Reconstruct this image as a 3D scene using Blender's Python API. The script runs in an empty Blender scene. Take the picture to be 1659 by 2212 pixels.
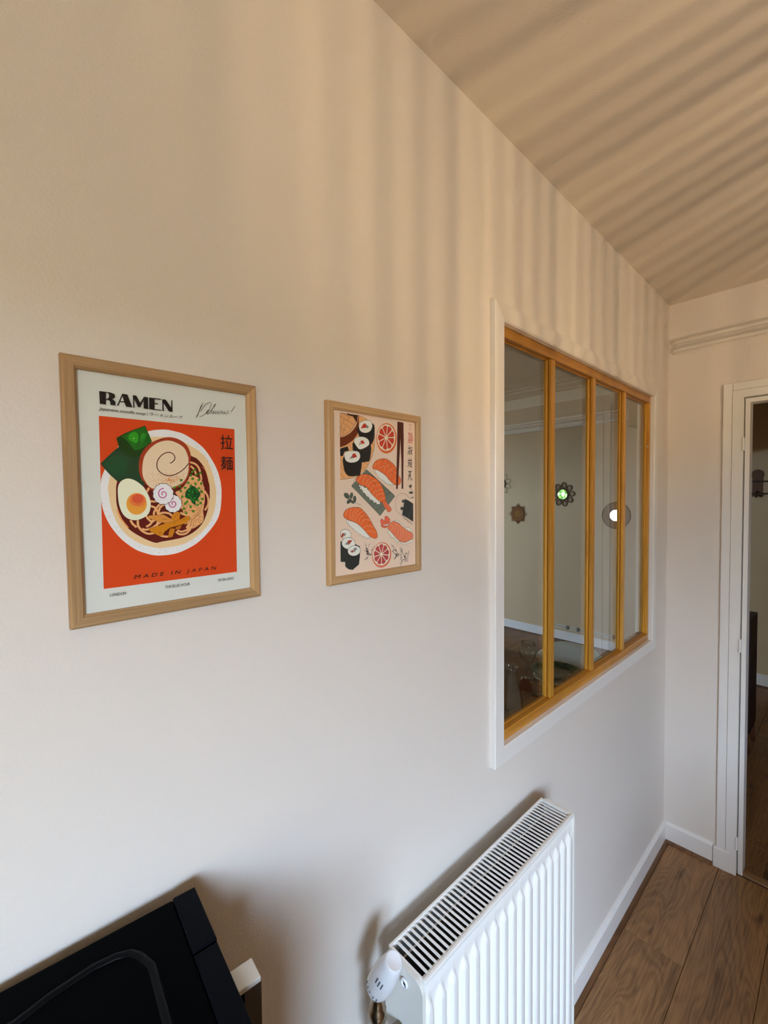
import bpy, bmesh, math, random
import numpy as np
from mathutils import Vector, Matrix, geometry
S = bpy.context.scene
COL = S.collection
random.seed(7)
PI = math.pi

# ------------------------------------------------------------------ camera
YAW, PIT, ROL, FPX, CD, CH = .7547, -.0299, -.0071, 954.2, .604, 1.6549
def _axes():
    cy, sy, cp, sp = math.cos(YAW), math.sin(YAW), math.cos(PIT), math.sin(PIT)
    f = Vector((sy*cp, cy*cp, sp)); ri = Vector((cy, -sy, 0)); up = ri.cross(f)
    cr, sr = math.cos(ROL), math.sin(ROL)
    return cr*ri+sr*up, cr*up-sr*ri, f
RI, UP, FW = _axes()
cam_d = bpy.data.cameras.new('camera'); cam = bpy.data.objects.new('camera', cam_d); COL.objects.link(cam)
cam_d.sensor_fit = 'HORIZONTAL'; cam_d.sensor_width = 36; cam_d.lens = 36*FPX/1659; cam_d.clip_start = .01
m = Matrix((RI, UP, -FW)).transposed().to_4x4(); m.translation = Vector((0, -CD, CH)); cam.matrix_world = m
S.camera = cam
def back(px, py, axis, val):
    """the point of an axis-aligned plane that was measured at this place of the photograph"""
    d = FW + RI*((px-829.5)/FPX) - UP*((py-1106)/FPX)
    o = Vector((0, -CD, CH)); return o + d*((val-o[axis])/d[axis])

# ------------------------------------------------------------------ world, lights, exposure
w = bpy.data.worlds.new('world'); S.world = w; w.use_nodes = True
nt = w.node_tree; nt.nodes.clear()
wo = nt.nodes.new('ShaderNodeOutputWorld'); bg = nt.nodes.new('ShaderNodeBackground')
tc = nt.nodes.new('ShaderNodeTexCoord'); sx = nt.nodes.new('ShaderNodeSeparateXYZ'); cr = nt.nodes.new('ShaderNodeValToRGB')
mr = nt.nodes.new('ShaderNodeMapRange'); mr.inputs['From Min'].default_value = -1; mr.inputs['From Max'].default_value = 1
nt.links.new(tc.outputs['Generated'], sx.inputs[0]); nt.links.new(sx.outputs['Z'], mr.inputs['Value'])
nt.links.new(mr.outputs[0], cr.inputs[0]); nt.links.new(cr.outputs[0], bg.inputs[0]); nt.links.new(bg.outputs[0], wo.inputs[0])
e = cr.color_ramp.elements
e[0].position = .5; e[0].color = (.57, .76, 1, 1)
e[1].position = 1; e[1].color = (.48, .68, 1, 1)
bg.inputs[1].default_value = 62.0
sun_d = bpy.data.lights.new('sun', 'SUN'); sun_d.energy = 16; sun_d.angle = .01; sun_d.color = (1, .93, .82)   # high behind the house: lights the street only
sun = bpy.data.objects.new('sun', sun_d); COL.objects.link(sun); sun.rotation_euler = (math.radians(-48), 0, 0)
def area(name, loc, rot, sx_, sy_, power, col, portal=False):
    l = bpy.data.lights.new(name, 'AREA'); l.shape = 'RECTANGLE'; l.size = sx_; l.size_y = sy_; l.energy = power; l.color = col
    if portal: l.cycles.is_portal = True
    o = bpy.data.objects.new(name, l); COL.objects.link(o); o.location = loc; o.rotation_euler = rot; return o
KW = (-1.95, -.58, .95, 2.46, -2.7)      # kitchen window x0 x1 z0 z1 y
DW = (3.0, 5.0, .9, 2.0, -1.5)         # dining window y0 y1 z0 z1 x
area('kitchen_window_portal', ((KW[0]+KW[1])/2, KW[4]-.16, (KW[2]+KW[3])/2), (PI/2, 0, 0), KW[1]-KW[0], KW[3]-KW[2], 1, (1, 1, 1), True)
area('dining_window_portal', (DW[4]-.16, (DW[0]+DW[1])/2, (DW[2]+DW[3])/2), (PI/2, 0, -PI/2), DW[1]-DW[0], DW[3]-DW[2], 1, (1, 1, 1), True)
LAMP = Vector((1.1, -1.62, 1.42))      # bulb of the slatted lamp on the worktop behind the camera
ld = bpy.data.lights.new('slatted_lamp_bulb', 'SPOT'); ld.energy = 64; ld.color = (1, .72, .42); ld.shadow_soft_size = .0038; ld.spot_size = math.radians(96); ld.spot_blend = .6
lo_ = bpy.data.objects.new('slatted_lamp_bulb', ld); COL.objects.link(lo_); lo_.location = LAMP; lo_.rotation_euler = Vector((.22, .85, .85)).to_track_quat('-Z', 'Y').to_euler()
S.view_settings.view_transform = 'Standard'; S.view_settings.look = 'None'
S.view_settings.gamma = 1; S.view_settings.use_curve_mapping = False
S.view_settings.exposure = 0.0
S.cycles.max_bounces = 10; S.cycles.diffuse_bounces = 6; S.cycles.transparent_max_bounces = 16
S.cycles.caustics_reflective = False; S.cycles.caustics_refractive = False

# ------------------------------------------------------------------ materials
def lin(c):
    c /= 255; return c/12.92 if c <= .04045 else ((c+.055)/1.055)**2.4
def rgb(r, g, b, k=1.0): return tuple(min(1, lin(v)*k) for v in (r, g, b))+(1,)
MATS = {}
def mat(name, col, rough=.6, metal=0, bump=0, bscale=200, spec=.5, noise=0, nscale=8, trans=0, emit=0, coat=0):
    if name in MATS: return MATS[name]
    M = bpy.data.materials.new(name); M.use_nodes = True; N = M.node_tree; b = N.nodes['Principled BSDF']
    b.inputs['Base Color'].default_value = col; b.inputs['Roughness'].default_value = rough
    b.inputs['Metallic'].default_value = metal; b.inputs['Specular IOR Level'].default_value = spec
    b.inputs['Transmission Weight'].default_value = trans; b.inputs['Coat Weight'].default_value = coat
    if emit: b.inputs['Emission Color'].default_value = col; b.inputs['Emission Strength'].default_value = emit
    t = N.nodes.new('ShaderNodeTexCoord')
    if noise:
        n = N.nodes.new('ShaderNodeTexNoise'); n.inputs['Scale'].default_value = nscale; n.inputs['Detail'].default_value = 4
        mx = N.nodes.new('ShaderNodeMix'); mx.data_type = 'RGBA'
        mx.inputs[6].default_value = tuple(c*(1-noise) for c in col[:3])+(1,); mx.inputs[7].default_value = tuple(min(1, c*(1+noise)) for c in col[:3])+(1,)
        N.links.new(t.outputs['Object'], n.inputs[0]); N.links.new(n.outputs[0], mx.inputs[0]); N.links.new(mx.outputs[2], b.inputs['Base Color'])
    if bump:
        n = N.nodes.new('ShaderNodeTexNoise'); n.inputs['Scale'].default_value = bscale; n.inputs['Detail'].default_value = 3
        bp = N.nodes.new('ShaderNodeBump'); bp.inputs['Strength'].default_value = bump; bp.inputs['Distance'].default_value = .002
        N.links.new(t.outputs['Object'], n.inputs[0]); N.links.new(n.outputs[0], bp.inputs['Height']); N.links.new(bp.outputs[0], b.inputs['Normal'])
    MATS[name] = M; return M
def wood(name, dark, light, axis=0, sc=1.0, rough=.5, across=34, knots=.0, coat=0, arcs=.5, rnd=True, rings=62):
    """grain that runs along one axis, with cathedral arcs"""
    M = bpy.data.materials.new(name); M.use_nodes = True; N = M.node_tree; L = N.links; b = N.nodes['Principled BSDF']
    b.inputs['Roughness'].default_value = rough; b.inputs['Coat Weight'].default_value = coat
    t = N.nodes.new('ShaderNodeTexCoord'); mp = N.nodes.new('ShaderNodeMapping')
    s = [across*sc]*3; s[axis] = 1.6*sc; mp.inputs['Scale'].default_value = s
    oi = N.nodes.new('ShaderNodeObjectInfo'); mu = N.nodes.new('ShaderNodeVectorMath'); mu.operation = 'SCALE'; mu.inputs[3].default_value = 37
    L.new(oi.outputs['Random'], mu.inputs[0]) if rnd else None
    ad = N.nodes.new('ShaderNodeVectorMath'); ad.operation = 'ADD'
    L.new(t.outputs['Object'], ad.inputs[0]); L.new(mu.outputs[0], ad.inputs[1]); L.new(ad.outputs[0], mp.inputs[0])
    fine = N.nodes.new('ShaderNodeTexNoise'); fine.inputs['Scale'].default_value = 3.2; fine.inputs['Detail'].default_value = 6; fine.inputs['Roughness'].default_value = .65
    L.new(mp.outputs[0], fine.inputs[0])
    mp2 = N.nodes.new('ShaderNodeMapping'); s2 = [7*sc]*3; s2[axis] = 1.5*sc; mp2.inputs['Scale'].default_value = s2; L.new(ad.outputs[0], mp2.inputs[0])
    big = N.nodes.new('ShaderNodeTexNoise'); big.inputs['Scale'].default_value = 1.0; big.inputs['Detail'].default_value = 2.5; big.inputs['Distortion'].default_value = .35
    L.new(mp2.outputs[0], big.inputs[0])
    sn = N.nodes.new('ShaderNodeMath'); sn.operation = 'MULTIPLY'; sn.inputs[1].default_value = rings
    L.new(big.outputs[0], sn.inputs[0]); si = N.nodes.new('ShaderNodeMath'); si.operation = 'SINE'; L.new(sn.outputs[0], si.inputs[0])
    m1 = N.nodes.new('ShaderNodeMath'); m1.operation = 'MULTIPLY_ADD'; m1.inputs[1].default_value = .16*arcs*2; L.new(si.outputs[0], m1.inputs[0]); L.new(fine.outputs[0], m1.inputs[2])
    m2 = N.nodes.new('ShaderNodeMath'); m2.operation = 'MULTIPLY_ADD'; m2.inputs[1].default_value = .7; L.new(big.outputs[0], m2.inputs[0]); L.new(m1.outputs[0], m2.inputs[2])
    m3 = N.nodes.new('ShaderNodeMapRange'); m3.inputs['From Min'].default_value = .5; m3.inputs['From Max'].default_value = 1.2; L.new(m2.outputs[0], m3.inputs[0])
    mx = N.nodes.new('ShaderNodeMix'); mx.data_type = 'RGBA'; mx.inputs[6].default_value = dark; mx.inputs[7].default_value = light
    L.new(m3.outputs[0], mx.inputs[0])
    out = mx.outputs[2]
    if knots:
        mp3 = N.nodes.new('ShaderNodeMapping'); s3 = [16*sc]*3; s3[axis] = 4.5*sc; mp3.inputs['Scale'].default_value = s3; L.new(ad.outputs[0], mp3.inputs[0])
        kn = N.nodes.new('ShaderNodeTexNoise'); kn.inputs['Scale'].default_value = 1; kn.inputs['Detail'].default_value = 2; L.new(mp3.outputs[0], kn.inputs[0])
        kr = N.nodes.new('ShaderNodeMapRange'); kr.inputs['From Min'].default_value = .66; kr.inputs['From Max'].default_value = .78; kr.inputs['To Max'].default_value = knots; L.new(kn.outputs[0], kr.inputs[0])
        k2 = N.nodes.new('ShaderNodeMix'); k2.data_type = 'RGBA'; k2.inputs[7].default_value = tuple(c*.25 for c in dark[:3])+(1,)
        L.new(kr.outputs[0], k2.inputs[0]); L.new(out, k2.inputs[6]); out = k2.outputs[2]
    if rnd:
        hv = N.nodes.new('ShaderNodeHueSaturation'); vr = N.nodes.new('ShaderNodeMapRange'); vr.inputs['To Min'].default_value = .85; vr.inputs['To Max'].default_value = 1.15
        L.new(oi.outputs['Random'], vr.inputs[0]); L.new(vr.outputs[0], hv.inputs['Value']); L.new(out, hv.inputs['Color']); out = hv.outputs[0]
    L.new(out, b.inputs['Base Color'])
    bp = N.nodes.new('ShaderNodeBump'); bp.inputs['Strength'].default_value = .12; bp.inputs['Distance'].default_value = .001
    L.new(m1.outputs[0], bp.inputs['Height']); L.new(bp.outputs[0], b.inputs['Normal'])
    MATS[name] = M; return M
def glass_mat(name, tint=(1, 1, 1, 1), boost=1.0):
    """thin pane: clear, with a mirror reflection that grows at grazing angles"""
    M = bpy.data.materials.new(name); M.use_nodes = True; N = M.node_tree; L = N.links; N.nodes.clear()
    o = N.nodes.new('ShaderNodeOutputMaterial'); t = N.nodes.new('ShaderNodeBsdfTransparent'); t.inputs[0].default_value = tint
    g = N.nodes.new('ShaderNodeBsdfGlossy'); g.inputs['Roughness'].default_value = .01
    ge = N.nodes.new('ShaderNodeNewGeometry'); dt = N.nodes.new('ShaderNodeVectorMath'); dt.operation = 'DOT_PRODUCT'
    L.new(ge.outputs['Normal'], dt.inputs[0]); L.new(ge.outputs['Incoming'], dt.inputs[1])
    def mt(op, v0=None, v1=None, **k_):
        q = N.nodes.new('ShaderNodeMath'); q.operation = op
        for i_, v in enumerate((v0, v1)):
            if v is None: continue
            if isinstance(v, (int, float)): q.inputs[i_].default_value = v
            else: L.new(v, q.inputs[i_])
        return q.outputs[0]
    c_ = mt('ABSOLUTE', dt.outputs['Value']); f5 = mt('POWER', mt('SUBTRACT', 1.0, c_), 5.0)      # Schlick, the same from either side
    fr = mt('ADD', mt('MULTIPLY', f5, .96), .04)
    k = N.nodes.new('ShaderNodeMath'); k.operation = 'MULTIPLY'; k.inputs[1].default_value = boost; k.use_clamp = True
    mx = N.nodes.new('ShaderNodeMixShader'); L.new(fr, k.inputs[0]); L.new(k.outputs[0], mx.inputs[0])
    L.new(t.outputs[0], mx.inputs[1]); L.new(g.outputs[0], mx.inputs[2]); L.new(mx.outputs[0], o.inputs[0]); MATS[name] = M; return M

WALL = mat('wall_paint', (.80, .735, .665, 1), .55, bump=.35, bscale=260, spec=.35)
CEIL = mat('ceiling_paint', (.74, .665, .57, 1), .7, bump=.3, bscale=220, spec=.2)
TRIM = mat('trim_gloss_white', (.86, .83, .79, 1), .3, bump=.08, bscale=60)
DINW = mat('dining_wall_paint', (.62, .47, .29, 1), .7, bump=.2)
DCEI = mat('dining_ceiling_paint', (.72, .68, .60, 1), .7)
FLOORW = wood('floor_oak', rgb(84, 54, 28), rgb(168, 124, 78), 0, 1, .42, knots=.95, across=80, arcs=.23, rings=130)
FLOORD = wood('floor_bead_wood', rgb(86, 56, 32), rgb(122, 84, 52), 0, 1, .5)
SASH = wood('sash_pine', rgb(166, 106, 22), rgb(216, 160, 62, 1.1), 2, 1, .38, across=60, arcs=.15, coat=.15)
SASHX = wood('sash_pine_rail', rgb(148, 92, 18), rgb(202, 142, 50, 1.1), 0, 1, .38, across=60, arcs=.15, coat=.15)
OAKV = wood('frame_oak_upright', rgb(148, 112, 74, 1.1), rgb(192, 158, 112, 1.2), 2, 1, .5, across=150, arcs=.1)
OAKH = wood('frame_oak_crosswise', rgb(148, 112, 74, 1.1), rgb(192, 158, 112, 1.2), 0, 1, .5, across=150, arcs=.1)
BEADW = mat('bead_underlay', rgb(60, 34, 12), .6)
RADW = mat('radiator_enamel', (.88, .865, .83, 1), .28)
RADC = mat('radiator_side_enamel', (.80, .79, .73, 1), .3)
FIN = mat('convector_shade_steel', (.10, .11, .11, 1), .5)
GLASS = glass_mat('window_pane_glass', (.97, .98, .97, 1), 1.7)
PGLASS = glass_mat('picture_glass', (.98, .985, .98, 1), .8)
BLACK = mat('black_enamel', (.0008, .0009, .0013, 1), .5, spec=.02)
BLACK2 = mat('black_bezel_plastic', (.0012, .0018, .004, 1), .55, spec=.06)
STEEL = mat('brushed_steel', (.62, .60, .54, 1), .38, metal=1)
BRASS = mat('nickel_brass', (.42, .33, .22, 1), .25, metal=1)
WPL = mat('white_plastic', (.86, .87, .90, 1), .25)
MIRR = mat('mirror_silver', (.9, .9, .9, 1), .02, metal=1)
RATT = mat('rattan', rgb(128, 84, 44), .7, noise=.35, nscale=60, bump=.5, bscale=300)
RATD = mat('dark_rattan', rgb(84, 60, 36), .7, noise=.3, nscale=60, bump=.5, bscale=300)
WIRE = mat('dark_wire', rgb(60, 50, 34), .5)

# ------------------------------------------------------------------ mesh helpers
def link(name, me, material=None, parent=None, smooth=False):
    o = bpy.data.objects.new(name, me); COL.objects.link(o)
    if material:
        for q in (material if isinstance(material, (list, tuple)) else [material]): me.materials.append(q)
    if smooth:
        for p in me.polygons: p.use_smooth = True
    if parent: o.parent = parent
    return o
def finish(name, bm, material, parent=None, smooth=False):
    bmesh.ops.recalc_face_normals(bm, faces=bm.faces[:])
    me = bpy.data.meshes.new(name); bm.to_mesh(me); bm.free(); return link(name, me, material, parent, smooth)
def bbox(bm, x0, x1, y0, y1, z0, z1, bev=0, M=None):
    vs = [bm.verts.new((x, y, z)) for x in (x0, x1) for y in (y0, y1) for z in (z0, z1)]
    fs = [bm.faces.new([vs[i] for i in f]) for f in ((0, 1, 3, 2), (4, 6, 7, 5), (0, 4, 5, 1), (2, 3, 7, 6), (0, 2, 6, 4), (1, 5, 7, 3))]
    if bev:
        es = list({ed for f in fs for ed in f.edges})
        r = bmesh.ops.bevel(bm, geom=es, offset=bev, segments=2, affect='EDGES', profile=.5)
        vs = list({v for v in r['verts']} | {v for v in vs if v.is_valid})
    if M is not None: bmesh.ops.transform(bm, matrix=M, verts=vs)
    return vs
def box(name, x0, x1, y0, y1, z0, z1, material, parent=None, bev=0, M=None):
    bm = bmesh.new(); bbox(bm, x0, x1, y0, y1, z0, z1, bev, M); return finish(name, bm, material, parent)
def tube_bm(bm, pts, r, seg=10, closed=False, cap=True):
    pts = [Vector(p) for p in pts]; n = len(pts); rs = r if isinstance(r, (list, tuple)) else [r]*n
    rings = []; prev = None
    for i, p in enumerate(pts):
        a = pts[(i-1) % n] if (closed or i) else p; b = pts[(i+1) % n] if (closed or i < n-1) else p
        t = (b-a).normalized()
        if prev is None:
            ref = Vector((0, 0, 1)) if abs(t.z) < .9 else Vector((1, 0, 0)); u = t.cross(ref).normalized()
        else: u = (prev - t*prev.dot(t)).normalized()
        prev = u; v = t.cross(u)
        rings.append([bm.verts.new(p+(u*math.cos(2*PI*k/seg)+v*math.sin(2*PI*k/seg))*rs[i]) for k in range(seg)])
    for i in range(n if closed else n-1):
        A, B = rings[i], rings[(i+1) % n]
        for k in range(seg): bm.faces.new((A[k], A[(k+1) % seg], B[(k+1) % seg], B[k]))
    if cap and not closed: bm.faces.new(rings[0][::-1]); bm.faces.new(rings[-1])
def tube(name, pts, r, material, parent=None, seg=10, closed=False):
    bm = bmesh.new(); tube_bm(bm, pts, r, seg, closed); return finish(name, bm, material, parent, True)
def lathe_bm(bm, prof, seg=32, M=None, sharp=None):
    rings = []; allv = []
    for r, z in prof:
        if r < 1e-6: v = bm.verts.new((0, 0, z)); rings.append([v]); allv.append(v)
        else:
            ring = [bm.verts.new((r*math.cos(2*PI*k/seg), r*math.sin(2*PI*k/seg), z)) for k in range(seg)]; rings.append(ring); allv += ring
    for A, B in zip(rings, rings[1:]):
        for k in range(seg):
            a, b = A[k % len(A)], A[(k+1) % len(A)]; c, d = B[(k+1) % len(B)], B[k % len(B)]
            f = []
            for v in (a, b, c, d):
                if v not in f: f.append(v)
            if len(f) > 2: bm.faces.new(f)
    if M is not None: bmesh.ops.transform(bm, matrix=M, verts=allv)
def lathe(name, prof, material, parent=None, seg=32, M=None, smooth=True):
    bm = bmesh.new(); lathe_bm(bm, prof, seg, M); return finish(name, bm, material, parent, smooth)
def empty(name, loc=(0, 0, 0)):
    o = bpy.data.objects.new(name, None); COL.objects.link(o); o.location = loc; o.empty_display_size = .05; return o
def thing(name, label, cat, group=None, loc=(0, 0, 0)):
    o = empty(name, loc); o['label'] = label; o['category'] = cat
    if group: o['group'] = group
    return o
def put(parent):
    """children were built in world coordinates: keep them in place under a base that is not at the origin"""
    for c in parent.children: c.matrix_parent_inverse = Matrix.Translation(parent.location).inverted()
def struct(o): o['kind'] = 'structure'; return o

# ------------------------------------------------------------------ the setting
CX, CZ = 2.411, 2.5465
WX0, WX1, WZ0, WZ1 = .962, 2.155, 1.029, 2.087
YS = -2.7; XL = -2.1; XD = -1.5; WT = .055; FX = 4.98; DY = 6.6; DZ = 2.70
# wall with the interior window
bm = bmesh.new()
bbox(bm, XL-.1, WX0, 0, WT, 0, CZ); bbox(bm, WX1, CX+.08, 0, WT, 0, CZ)
bbox(bm, WX0, WX1, 0, WT, 0, WZ0); bbox(bm, WX0, WX1, 0, WT, WZ1, CZ)
struct(finish('wall_left', bm, WALL))
# end wall with the doorway
YJ, YJ2, ZT = -.279, -1.03, 2.074
bm = bmesh.new()
bbox(bm, CX, CX+.08, YJ, 0, 0, CZ); bbox(bm, CX, CX+.08, YJ2, YJ, ZT, CZ); bbox(bm, CX, CX+.08, YS-.15, YJ2, 0, CZ)
struct(finish('wall_back', bm, WALL))
bm = bmesh.new()
bbox(bm, XL-.1, KW[0], YS-.15, YS, 0, CZ); bbox(bm, KW[1], CX, YS-.15, YS, 0, CZ)
bbox(bm, KW[0], KW[1], YS-.15, YS, 0, KW[2]); bbox(bm, KW[0], KW[1], YS-.15, YS, KW[3], CZ)
struct(finish('wall_right', bm, mat('wall_ochre_paint', (.50, .35, .19, 1), .7)))
bm = bmesh.new(); bbox(bm, XL-.1, XL, YS, 0, 0, CZ); struct(finish('wall_front', bm, mat('wall_front_paint', (.55, .40, .25, 1), .7)))
struct(box('ceiling', XL-.1, CX+.08, YS-.15, WT, CZ, CZ+.1, CEIL))
# dining room and hall beyond: one far wall, ceiling, outer walls
struct(box('wall_far', FX, FX+.1, YS-.15, DY, 0, DZ, DINW))
struct(box('wall_daylight_block', CX+.08, FX, .12, .20, 2.02, DZ, DINW))  # unseen header, added to keep daylight off the upper hall wall
struct(box('wall_hall', CX+.08, FX, YS-.15, YS, 0, DZ, DINW))
struct(box('wall_dining_end', XL-.1, FX+.1, DY, DY+.1, 0, DZ, DINW))
bm = bmesh.new()
x = DW[4]
bbox(bm, x-.1, x, WT, DW[0], 0, DZ); bbox(bm, x-.1, x, DW[1], DY, 0, DZ); bbox(bm, x-.1, x, DW[0], DW[1], 0, DW[2]); bbox(bm, x-.1, x, DW[0], DW[1], DW[3], DZ)
struct(finish('wall_dining_side', bm, DINW))
bm = bmesh.new(); bbox(bm, XL-.1, FX+.1, WT, DY+.1, DZ, DZ+.1); bbox(bm, CX+.08, FX+.1, YS-.15, WT, DZ, DZ+.1); bbox(bm, XL-.1, CX+.08, WT-.02, WT, CZ, DZ)
struct(finish('ceiling_dining', bm, DCEI))
bm = bmesh.new(); bbox(bm, 4.06, FX, YS, DY, 2.5465, DZ); bbox(bm, CX+.08, CX+.10, YS, WT, CZ-.0, DZ); struct(finish('ceiling_beam', bm, mat('beam_paint', (.80, .77, .68, 1), .6)))
def cornice(name, prof, y0, y1, material):
    """moulding along y; prof = (x, z) points"""
    bm = bmesh.new(); A = [bm.verts.new((a, y0, b)) for a, b in prof]; B = [bm.verts.new((a, y1, b)) for a, b in prof]
    n = len(prof)
    for i in range(n): bm.faces.new((A[i], A[(i+1) % n], B[(i+1) % n], B[i]))
    bm.faces.new(A[::-1]); bm.faces.new(B); return struct(finish(name, bm, material))
F = FX; b0 = 2.5465
cornice('trim_1', [(F, b0), (F-.13, b0), (F-.13, b0-.018), (F-.09, b0-.022), (F-.085, b0-.035), (F-.03, b0-.062), (F-.028, b0-.072), (F-.016, b0-.074), (F-.016, b0-.095), (F, b0-.098)], YS, DY, DCEI)
cornice('trim_2', [(4.06, DZ), (3.86, DZ), (3.86, DZ-.012), (3.93, DZ-.014), (3.94, DZ-.028), (4.02, DZ-.034), (4.04, DZ-.05), (4.06, DZ-.052)], YS, DY, DCEI)
# baseboards
def baseboard(name, p0, p1, inward, h=.095, t=.013, material=TRIM):
    p0, p1, n = Vector(p0), Vector(p1), Vector(inward); prof = [(0, 0), (t, 0), (t, h-.012), (t*.35, h), (0, h)]
    bm = bmesh.new(); A = [bm.verts.new(p0+n*a+Vector((0, 0, b))) for a, b in prof]; B = [bm.verts.new(p1+n*a+Vector((0, 0, b))) for a, b in prof]
    for i in range(5): bm.faces.new((A[i], A[(i+1) % 5], B[(i+1) % 5], B[i]))
    bm.faces.new(A[::-1]); bm.faces.new(B); return struct(finish(name, bm, material))
def bead(name, p0, p1, inward, material=FLOORD, r=.013):
    p0, p1, n = Vector(p0), Vector(p1), Vector(inward); prof = [(0, 0)]+[(r*math.cos(a), r*math.sin(a)) for a in (0, .4, .8, 1.2, PI/2)]
    bm = bmesh.new(); A = [bm.verts.new(p0+n*a+Vector((0, 0, b))) for a, b in prof]; B = [bm.verts.new(p1+n*a+Vector((0, 0, b))) for a, b in prof]
    k = len(prof)
    for i in range(k): bm.faces.new((A[i], A[(i+1) % k], B[(i+1) % k], B[i]))
    bm.faces.new(A[::-1]); bm.faces.new(B); return struct(finish(name, bm, material))
baseboard('baseboard_left', (XL, 0, 0), (CX, 0, 0), (0, -1, 0)); bead('trim_3', (XL, -.013, 0), (CX-.013, -.013, 0), (0, -1, 0))
baseboard('baseboard_back', (CX, -.013, 0), (CX, -.1955, 0), (-1, 0, 0)); bead('trim_4', (CX-.013, -.013, 0), (CX-.013, -.196, 0), (-1, 0, 0))
baseboard('baseboard_far', (FX, YS, 0), (FX, DY, 0), (-1, 0, 0), h=.11); bead('trim_5', (FX-.013, YS, 0), (FX-.013, DY, 0), (-1, 0, 0))
# floor: slab + planks one by one
fl = struct(box('floor', XL-.1, FX+.1, YS-.15, DY+.1, -.06, -.009, mat('subfloor', (.03, .02, .012, 1), .8)))
def plank(x0, x1, y0, y1):
    g = .0007; bm = bmesh.new(); bbox(bm, x0+g, x1-g, y0+g, y1-g, -.009, 0)
    es = [ed for ed in bm.edges if all(v.co.z > -.001 for v in ed.verts)]
    bmesh.ops.bevel(bm, geom=es, offset=.0012, segments=1, affect='EDGES')
    cxp, cyp = (x0+x1)/2, (y0+y1)/2; bmesh.ops.translate(bm, vec=(-cxp, -cyp, 0), verts=bm.verts[:])
    o = finish('plank', bm, FLOORW, fl); o.location = (cxp, cyp, 0)
PW, PL = .1945, 1.28
ends = {0: 1.79, 1: 1.30, 2: 2.23, 3: 1.62, 4: 2.05, 5: 1.15, 6: 1.9}
y = -.0255; r = 0
while y > YS+.02:
    y0 = max(y-PW, YS); s = ends.get(r % 7, 1.5) - 3*PL
    while s < CX-.01:
        a, b = max(s, XL), min(s+PL, CX-.0005 if y0 < YJ2 or y > YJ else CX+.015)
        if b-a > .02: plank(a, b, y0, y)
        s += PL
    y -= PW; r += 1
plank(XL, CX, -.0255, 0)
rr = random.Random(3); y = YS; XH = CX+.045
while y < 3.4:
    s = XH - rr.random()*PL
    if y+PW > WT+.02: s -= PL*2
    xs = XH if y+PW <= WT+.12 else XL
    while s < FX:
        a, b = max(s, xs), min(s+PL, FX)
        if b-a > .02: plank(a, b, y, y+PW)
        s += PL
    y += PW
plank(XL, FX, y, DY)
bm = bmesh.new()
prof = [(-.021, -.004), (-.017, .005), (0, .008), (.017, .005), (.021, -.004)]
A = [bm.verts.new((CX+.03+a, YJ2, b+.0005)) for a, b in prof]; B = [bm.verts.new((CX+.03+a, YJ, b+.0005)) for a, b in prof]
for i in range(5): bm.faces.new((A[i], A[(i+1) % 5], B[(i+1) % 5], B[i]))
bm.faces.new(A[::-1]); bm.faces.new(B); struct(finish('trim_6', bm, wood('threshold_wood', rgb(120, 84, 50), rgb(168, 128, 86), 1, 1, .4)))

# ---- doorway casing, rebate, hinges
def door_casing(name, side):
    root = struct(empty(name, (CX, (YJ+YJ2)/2, 0)))
    yo0, yo1, zt = YJ+.071, YJ2-.071, ZT+.064
    def upright(a, b, n):
        bm = bmesh.new(); mid = a+(b-a)*.48; lo, hi = min(a, mid), max(a, mid); bbox(bm, CX-.012, CX, lo+.0012, hi-.0012, 0, zt-.0); bbox(bm, CX-.008, CX, mid-.0015, mid+.0015, 0, zt-.03)
        lo, hi = min(mid, b), max(mid, b); bbox(bm, CX-.016, CX, lo, hi, 0, zt-.032); finish('casing', bm, TRIM, root)
    upright(yo0, YJ, 0); upright(yo1, YJ2, 1)
    bm = bmesh.new(); bbox(bm, CX-.012, CX, yo1+.034, yo0-.034, zt-.030, zt); bbox(bm, CX-.016, CX, YJ2, YJ, ZT, zt-.032); finish('casing', bm, TRIM, root)
    for a, b in ((yo0+.0105, yo0-.048), (yo1-.0105, yo1+.048)):
        lo, hi = min(a, b), max(a, b); box('plinth_block', CX-.02, CX-.0, lo, hi, 0, .088, TRIM, root, bev=.002)
    bm = bmesh.new()
    bbox(bm, CX+.004, CX+.075, YJ-.020, YJ-.0035, 0, ZT-.004); bbox(bm, CX+.004, CX+.075, YJ2+.0035, YJ2+.020, 0, ZT-.004)
    bbox(bm, CX+.004, CX+.075, YJ2+.020, YJ-.020, ZT-.022, ZT-.004); finish('door_stop', bm, TRIM, root)
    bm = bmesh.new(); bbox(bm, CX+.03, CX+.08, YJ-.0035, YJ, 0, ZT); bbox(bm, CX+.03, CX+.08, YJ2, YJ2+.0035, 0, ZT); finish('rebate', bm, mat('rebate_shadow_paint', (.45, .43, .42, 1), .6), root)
    for z in (1.875, 1.013, .146):
        bm = bmesh.new(); tube_bm(bm, [(CX-.018, YJ-.001, z-.028), (CX-.018, YJ-.001, z-.026), (CX-.018, YJ-.001, z+.024), (CX-.018, YJ-.001, z+.03)], [.004, .0055, .0055, .003], 12)
        bbox(bm, CX-.0175, CX-.006, YJ-.002, YJ+.008, z-.024, z+.024); finish('hinge', bm, TRIM, root)
    put(root); return root
door_casing('door_1', 0)

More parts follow.
